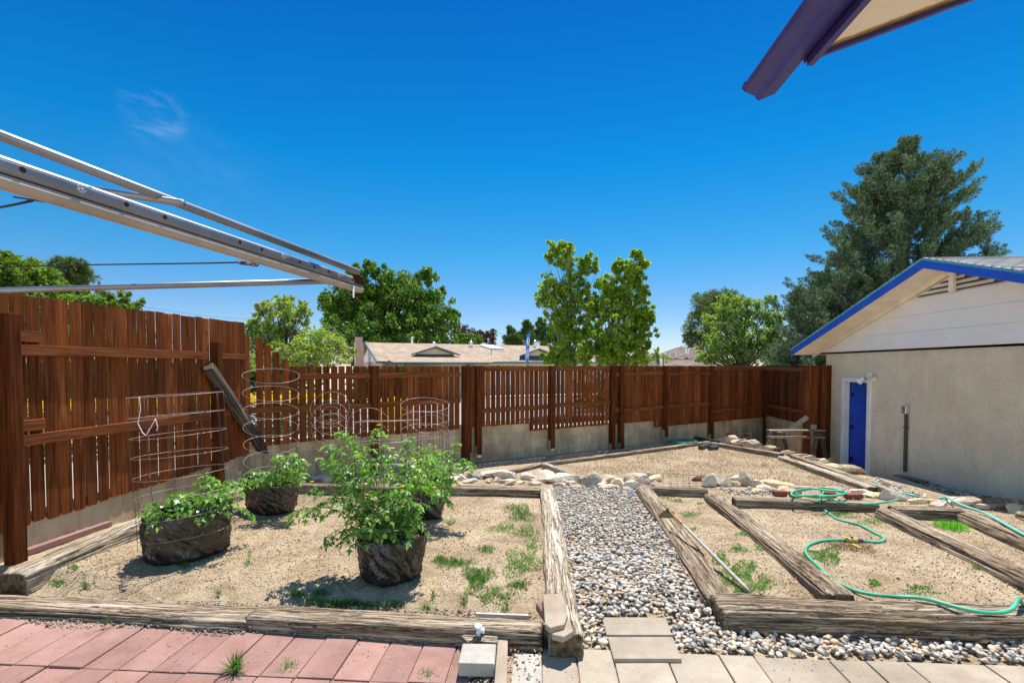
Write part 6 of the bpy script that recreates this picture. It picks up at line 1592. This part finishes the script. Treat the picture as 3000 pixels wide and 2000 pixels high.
# blue spruces: bottle-brush branch fingers on whorled limbs
def spruce(label, base, topz, prof, n, seed, side=6, dens=1.0, lead=()):
    t = thing('blue_spruce', label, 'tree', base); g_ = random.Random(seed); gg = np.random.default_rng(seed); H = topz-base.z; b = MB()
    tr = [base+Vector((.12*math.sin(q*2.2), 0, H*q)) for q in [i/12 for i in range(13)]]
    b.tube(tr, [H*.028*(1-.93*i/12) for i in range(13)], 8)
    PP = []; DD = []; LL = []; WW = []
    def finger(a, e, r, k):
        ax = e-a; L_ = ax.length; m = max(12, int(L_/.1*k*dens*1.5)); ax = np.array(ax/L_)
        q = gg.random(m)**.85; rad = gg.normal(0, 1, (m, 3)); rad -= (rad@ax)[:, None]*ax; rad /= np.linalg.norm(rad, axis=1, keepdims=True)+1e-9
        rr_ = r*(1.05-q**3*.85)
        P = np.array(a)+ax*(q*L_)[:, None]+rad*(rr_*gg.random(m)*.55)[:, None]; D = ax*.75+rad*.8+np.array([0, 0, .18])
        PP.append(P); DD.append(D); LL.append(rr_*gg.uniform(.55, 1.0, m)+.03); WW.append(gg.uniform(.014, .030, m))
    for k in range(n):
        q = 1-g_.random()**.72*.94 if k % 3 else g_.uniform(.05, .97)
        q = max(.05, min(.985, q)); i_ = min(11, int(q*12)); c = tr[i_].lerp(tr[i_+1], q*12-i_)
        az = g_.uniform(0, 6.283); r = lin(prof, q)*g_.uniform(.70, 1.10)*(1+.10*math.sin(az*3+q*14)); dr = Vector((math.cos(az), math.sin(az), 0))
        up = .28+.60*sstep(.45, 1, q); r *= 1-.10*dr.dot(HR); e = c+dr*r+Vector((0, 0, r*up*.6+g_.uniform(-.2, .3)))
        pts = [c+(e-c)*s_+Vector((0, 0, -.13*r*math.sin(s_*3.1))) for s_ in (0, .25, .5, .75, 1)]
        b.tube(pts, [.04*(1-q*.6)*(1-.2*s_) for s_ in range(5)], 4, caps=False)
        fr = .15+.05*g_.random(); finger(pts[1], pts[2], fr, 8); finger(pts[2], pts[3], fr*1.1, 13); finger(pts[3], pts[4]+(pts[4]-pts[3]).normalized()*.15, fr, 17)
        d = (pts[4]-pts[2]).normalized(); sd_ = d.cross(Vector((0, 0, 1))).normalized()
        for m_ in range(side):
            s_ = .40+.55*(m_+.5)/side+g_.uniform(-.05, .05); p = pts[int(s_*4)].lerp(pts[min(4, int(s_*4)+1)], s_*4-int(s_*4)); sg = 1 if m_ % 2 else -1
            ln = (.28+.30*r*(1.15-s_))*g_.uniform(.7, 1.15); dv = (d*.6+sd_*sg*g_.uniform(.3, .8)+Vector((0, 0, g_.uniform(.35, .95)))).normalized()
            finger(p, p+dv*ln, .11+.04*g_.random(), 14)
    for (px, py, ln, Zl) in lead:
        e = PD(px, py, Zl); a = e-Vector((g_.uniform(-.15, .15), 0, ln)); b.tube([a, e], [.03, .008], 5); finger(a, e, .17, 22)
        for m_ in range(6):
            p = a.lerp(e, g_.uniform(.05, .8)); az = g_.uniform(0, 6.283); finger(p, p+Vector((math.cos(az)*.25, math.sin(az)*.25, .22)), .10, 14)
    b.build('trunk', M_BARK, t, smooth=True)
    P = np.concatenate(PP); D = np.concatenate(DD); n_ = len(P); V = leaf_quads(P, D, gg.normal(0, 1, (n_, 3))+np.array([0, 0, .4]), np.concatenate(LL), np.concatenate(WW)); quads_obj('needles', V, L_SPR, t); print('spruce quads', n_)
_b = gnd(2635, 19, -.7)
spruce('huge blue-green spruce towering behind the garage', _b, PD(2644, 440, 19).z, [(0, 3.9), (.30, 3.8), (.42, 3.5), (.52, 3.1), (.62, 2.65), (.70, 2.3), (.78, 1.9), (.86, 1.35), (.93, .8), (1, .2)], 430, 77,
       lead=((2668, 424, 1.0, 19), (2764, 447, 1.2, 18.8), (2785, 482, 1.0, 18.6), (2620, 455, 1.0, 19), (2552, 512, 1.0, 19), (2735, 475, 1.0, 19), (2583, 500, .8, 18.6), (2525, 590, .9, 18.6), (2835, 605, .9, 18.6), (2868, 648, .9, 18.4), (2897, 685, .9, 18.4), (2470, 700, .9, 18.6), (2425, 770, .9, 18.4), (2385, 840, .9, 18.4)))
_b = gnd(2440, 18.2, -.6)
spruce('dark blue-green spruce leaning on the left side of the tall one above the garage eave', _b, PD(2440, 735, 18.2).z, [(0, 2.0), (.35, 1.9), (.6, 1.5), (.8, .9), (1, .12)], 150, 80, side=5)
_b = gnd(2345, 17.0, -.6)
spruce('lower pale blue spruce at the left foot of the tall spruce', _b, PD(2330, 870, 17.).z, [(0, 1.3), (.35, 1.3), (.6, 1.0), (.8, .6), (1, .12)], 120, 79, side=4)

# hedges seen through the fence
def hedge(label, a, b2, z0, z1, thick, mat, n, L, seed, name='hedge', tops=None):
    a = C2W(*a); b2 = C2W(*b2); d = b2-a; g_ = np.random.default_rng(seed); s = g_.random(n); P = np.stack([a.x+d.x*s, a.y+d.y*s, z0+(z1-z0)*g_.random(n)**.8], axis=1)+g_.normal(0, thick*.4, (n, 3))*np.array([1, 1, .15])
    D = g_.normal(0, 1, (n, 3)); D[:, 2] += .5; N = g_.normal(0, 1, (n, 3)); V = leaf_quads(P, D, N, L*g_.uniform(.6, 1.3, n), L*.6*g_.uniform(.6, 1.3, n)); m_ = a.lerp(b2, .5)
    return tag(quads_obj(name, V, mat, loc=(m_.x, m_.y, z0)), label, 'hedge')
hedge('golden yellow hedge glimpsed through the fence gaps at left', (-9.5, 8.8), (-4.6, 12.1), .80, .95, .5, L_YEL, 5000, .07, 41)
hedge('dark green hedge below the golden one beyond the left fences', (-9.5, 8.6), (-4.0, 12.2), -.5, .80, .5, L_HED, 9000, .07, 42)
hedge('golden bush glimpsed through the fence left of the twin posts', (-3.6, 13.0), (-2.9, 13.6), -.2, .75, .4, L_YEL, 2200, .07, 43)
hedge('dark hedge across the street by the house, seen through the fence', (-9, 28), (-4.6, 30), -.4, 1.5, .6, L_HED, 7000, .18, 44)
hedge('row of green shrubs across the street behind the tall fence', (-38, 26), (-11, 27), -.4, 1.7, 1.2, L_HED, 14000, .3, 45)
hedge('leafy bushes beyond the middle fence', (3, 22), (8, 26), -.4, .9, .8, L_HED, 6000, .12, 46)

# neighbour house with tan roof ------------------------------------------------
UD = HR*math.cos(R(24.2))+HF*math.sin(R(24.2)); VD = HF*math.cos(R(24.2))-HR*math.sin(R(24.2)); HO = C2W(-10.3, 36)
def H_(u, v, z): p = HO+UD*u+VD*v; return Vector((p.x, p.y, z))
nh = thing('house', 'low neighbour house with tan shingle roof, two gabled vents and pink chimney', 'house', H_(9, -2, -.5))
RZ, RS = 3.35, .27
def rz(v): return RZ-RS*abs(v)
def quad(b, pts, th=.06): 
    b.prism([p-Vector((0, 0, th)) for p in pts], (0, 0, th))
b = MB(); quad(b, [H_(-.3, 0, RZ), H_(21, 0, RZ), H_(21, -5.2, rz(5.2)), H_(-.3, -5.2, rz(5.2))]); quad(b, [H_(-.3, 0, RZ), H_(21, 0, RZ), H_(21, 5.2, rz(5.2)), H_(-.3, 5.2, rz(5.2))])
WU0, WU1, WV = .3, 6.4, -7.0; wz = 1.87; vt = -3.3; zt = rz(vt)+.03
quad(b, [H_(WU0, WV, wz), H_(WU1, WV, wz), H_(WU1-1.6, vt, zt), H_(WU0+1.9, vt, zt)], .05)
quad(b, [H_(WU0, WV, wz), H_(WU0+1.9, vt, zt), H_(WU0+.1, -4.8, rz(4.8)+.01)], .05); quad(b, [H_(WU1, WV, wz), H_(WU1+1.4, -5.2, rz(5.2)+.01), H_(WU1-1.6, vt, zt)], .05)
roof = b.build('roof', M_SHP, nh)
for (u0, u1, up, vf, zb, zp) in ((2.04, 5.2, 3.62, -4.5, 2.41, 2.95), (9.9, 12.9, 11.4, -4.5, 2.38, 2.92)):
    b = MB(); vb = -(RZ-zp)/RS; 
    quad(b, [H_(u0-.1, vf-.15, zb), H_(up, vf-.15, zp), H_(up, vb, zp)], .05); quad(b, [H_(u1+.1, vf-.15, zb), H_(up, vf-.15, zp), H_(up, vb, zp)], .05); gd = b.build('gablet', M_SHP, nh)
    b = MB(); b.prism([H_(u0-.1, vf-.2, zb-.07), H_(up, vf-.2, zp-.07), H_(up, vf-.2, zp+.03), H_(u0-.1, vf-.2, zb+.03)], VD*.06); b.prism([H_(up, vf-.2, zp-.07), H_(u1+.1, vf-.2, zb-.07), H_(u1+.1, vf-.2, zb+.03), H_(up, vf-.2, zp+.03)], VD*.06); b.build('gable_trim', M_GREYT, gd)
    b = MB(); b.prism([H_(u0+.3, vf+.05, zb+.02), H_(u1-.3, vf+.05, zb+.02), H_(up, vf+.05, zp-.10)], VD*.05); b.build('gable_panel', M_CREAM, gd)
    b = MB(); b.prism([H_(u0+.1, vf+.12, zb-.30), H_(u1-.1, vf+.12, zb-.30), H_(u1-.3, vf+.12, zb+.04), H_(u0+.3, vf+.12, zb+.04)], VD*.05); b.build('gable_gap', M_GREYPL, gd)
b = MB(); b.prism([H_(0, -5.0, -.6), H_(0, 5.0, -.6), H_(0, 5.0, 1.95), H_(0, -5.0, 1.95)], UD*.2); b.build('end_wall', M_PINK, nh)
b = MB(); b.prism([H_(-.02, -4.9, 1.95), H_(-.02, 4.9, 1.95), H_(-.02, 0, RZ-.1)], UD*.15); b.build('gable_siding', M_SIDING, nh)
b = MB(); b.prism([H_(.2, -4.8, -.6), H_(20.8, -4.8, -.6), H_(20.8, -4.8, 1.95), H_(.2, -4.8, 1.95)], VD*.2); b.prism([H_(WU0+.5, WV+.5, 1.62), H_(WU1-.4, WV+.5, 1.62), H_(WU1-.4, WV+.5, 1.86), H_(WU0+.5, WV+.5, 1.86)], VD*.2); b.build('wall', M_CREAM, nh)
b = MB(); b.bar(H_(-.35, 0, RZ-.06), H_(-.35, -5.25, rz(5.25)-.06), .05, .16); b.bar(H_(-.35, 0, RZ-.06), H_(-.35, 5.25, rz(5.25)-.06), .05, .16); b.bar(H_(WU0-.1, WV-.02, wz-.05), H_(WU1+.05, WV-.02, wz-.05), .05, .13); b.bar(H_(WU1, -5.23, rz(5.2)-.06), H_(21, -5.23, rz(5.2)-.06), .05, .14); b.bar(H_(-.3, -5.23, rz(5.2)-.06), H_(WU0, -5.23, rz(5.2)-.06), .05, .14); b.build('fascia', M_GREYT, nh)
for u in (1.0, 3.4, 6.0):
    b = MB(); b.box(H_(u, WV+.5, .6), (.12, .12, 2.5)); b.build('porch_post', M_WHITEP, nh)
b = MB(); b.box(H_(3.3, -4.95, .5), (.95, .12, 2.05), Matrix.Rotation(YAW+R(24.2), 3, 'Z')); b.build('door', M_DOOR, nh)
for u in (8.5, 12.5, 16.5):
    b = MB(); b.box(H_(u, -4.9, .8), (1.5, .1, 1.1), Matrix.Rotation(YAW+R(24.2), 3, 'Z')); b.build('window', M_SKYL, nh)
RM = Matrix.Rotation(YAW+R(24.2), 3, 'Z')
b = MB(); b.box(H_(-.75, .3, 1.35), (.55, .95, 4.0), RM); b.box(H_(-.75, .3, 3.45), (.42, .6, .55), RM); ch = b.build('chimney', M_PINK, nh)
b = MB(); b.box(H_(-.75, .3, 3.82), (.72, .8, .10), RM); b.build('chimney_cap', M_BLACKM, ch)
def vent(u, v, h_, r, cap=True, name='roof_vent', mat=None):
    b = MB(); z = rz(v)-.05; b.lathe(H_(u, v, z), [(r*.9, 0), (r*.75, .08), (r*.7, h_)], 12)
    if cap: b.lathe(H_(u, v, z+h_), [(r*1.5, 0), (r*1.55, .04), (r*.9, .14), (.01, .2)], 12)
    b.build(name, mat or M_BOLT, nh)
vent(3.2, .6, .55, .09); vent(4.9, .6, .2, .13); vent(7.5, -.7, .28, .13); vent(9.1, .8, .25, .22, False, mat=M_GREYT); vent(13.2, -.4, .4, .1)
b = MB(); b.prism([H_(8.25, -.5, rz(.5)+.03), H_(9.35, -.5, rz(.5)+.03), H_(9.9, -1.6, rz(1.6)+.03), H_(8.8, -1.6, rz(1.6)+.03)], (0, 0, .08)); b.build('skylight', M_SKYL, nh)
for a, b2 in (((4.0, -1.9), (.8, -5.1)), ((12.2, -.9), (9.2, -5.0))):
    b = MB(); b.bar(H_(a[0], a[1], rz(a[1])+.01), H_(b2[0], b2[1], rz(b2[1])+.01), .10, .025); b.build('valley_flashing', M_BOLT, nh)
b = MB(); b.tube([H_(8.2, -3.2, rz(3.2)), H_(8.2, -3.2, rz(3.2)+.42)], .025, 6); b.build('vent_pipe', M_BLACKM, nh)
# house number
fc = bpy.data.curves.new('house_number', 'FONT'); fc.body = '2823'; fc.size = .34; fc.extrude = .01
fo = bpy.data.objects.new('house_number', fc); COL.objects.link(fo); dg = bpy.context.evaluated_depsgraph_get(); me = bpy.data.meshes.new_from_object(fo.evaluated_get(dg)); bpy.data.objects.remove(fo)
o = link('house_number', me, M_BLACKM, nh); M = Matrix((UD, Vector((0, 0, 1)), -VD)).transposed().to_4x4(); M.translation = H_(5.0, WV+.47, 1.60)-rootloc(nh); o.matrix_local = M

# brown-roofed houses at right
def hiproof(root, cx, Z, w_, d_, z0, z1, ridge, mat, wallmat, zw=-.5, name='roof'):
    def Q(x, y, z): return C2W(cx+x, Z+y, z)
    b = MB(); e = [Q(-w_/2, -d_/2, z0), Q(w_/2, -d_/2, z0), Q(w_/2, d_/2, z0), Q(-w_/2, d_/2, z0)]; r = [Q(-ridge/2, 0, z1), Q(ridge/2, 0, z1)]
    b.add(e+r, [(0, 1, 5, 4), (1, 2, 5), (2, 3, 4, 5), (3, 0, 4), (0, 3, 2, 1)]); b.build('roof', mat, root)
    b = MB(); b.box(Q(0, 0, (z0+zw)/2-.02), (w_*.9, d_*.9, z0-zw), Matrix.Rotation(YAW, 3, 'Z')); b.build('wall', wallmat, root)
Z = 38; k = Z/F
h2 = thing('house', 'brown hip-roofed house glimpsed at right between the trees', 'house', C2W((1980-1500)*k, Z, -.5))
hiproof(h2, (2010-1500)*k, Z, 220*k, 3.2, 1.64+20*k, 1.64+54*k, 60*k, M_SHB, M_CREAM)
b = MB(); b.box(PD(2046, 1020, Z), (.42, .42, .5)); b.build('chimney', M_BRICK, h2)
for x, y, r_ in ((1928, 1035, .05), (2012, 1028, .13), (1948, 1042, .04), (1962, 1040, .04), (1980, 1040, .04)):
    b = MB(); b.lathe(PD(x, y+8, Z-1.4), [(r_, 0), (r_, .3), (r_*1.5, .32), (r_*1.5, .38)], 10); b.build('roof_vent', M_BOLT, h2)
h3 = thing('house', 'brown house roof peak standing higher behind the hip-roofed house', 'house', C2W((2005-1500)*50/F, 50, -.5)); hiproof(h3, (2005-1500)*50/F, 50, 62*50/F, 2, 1.64+42*50/F, 1.64+61*50/F, .4, M_GREYPL, M_SHB)
h4 = thing('house', 'small brown roof nearest the fence at right, with metal vents beside it', 'house', C2W((1990-1500)*28/F, 28, -.5)); hiproof(h4, (2000-1500)*28/F, 28, 150*28/F, 3, 1.64-4*28/F, 1.64+18*28/F, .3, M_SHB, M_CREAM)
for x, y in ((1893, 1056), (1940, 1050)):
    b = MB(); b.lathe(PD(x, 1076, 27), [(.13, 0), (.13, .35), (.17, .36), (.17, .48)], 12); b.build('roof_vent', M_BOLT, h4)

# blue banner sign -------------------------------------------------------------
Z = 20; sb = gnd(1546, Z, -.4); sg = thing('banner_sign', 'narrow blue banner sign with a pale oval emblem on a post beyond the fence', 'sign', sb)
b = MB(); b.tube([sb, PD(1547, 1000, Z+.03)], .025, 8); b.build('post', M_SIGND, sg)
def sp3(x, y): return PD(x, y, Z)
b = MB(); b.prism([sp3(1540, 1024), sp3(1551, 1022), sp3(1554, 975), sp3(1543, 980)], HF*.02); b.build('upper_panel', M_SIGNB, sg)
b = MB(); b.prism([sp3(1539, 1060), sp3(1549, 1058), sp3(1551, 1022), sp3(1540, 1024)], HF*.02); lp = b.build('lower_panel', M_SIGNW, sg)
b = MB(); b.prism([sp3(x, y)-HF*.004 for x, y in ((1540.3, 1059), (1548.2, 1057), (1548.4, 1050), (1544.5, 1046), (1543.6, 1050), (1540.6, 1051))], HF*.003); b.build('emblem', M_SIGNB, lp)
b = MB(); n = 20; b.prism([sp3(1547.5+4.2*math.cos(6.283*i/n), 1000+12*math.sin(6.283*i/n))-HF*.004 for i in range(n)], HF*.003); em = b.build('emblem', M_SIGNE, sg)
b = MB(); b.prism([sp3(x, y)-HF*.008 for x, y in ((1547.6, 989), (1550.2, 996), (1550.0, 1003), (1547.4, 1011), (1548.2, 1000))], HF*.003); b.build('emblem_mark', M_SIGND, em)
print('verts', sum(len(m.vertices) for m in bpy.data.meshes))
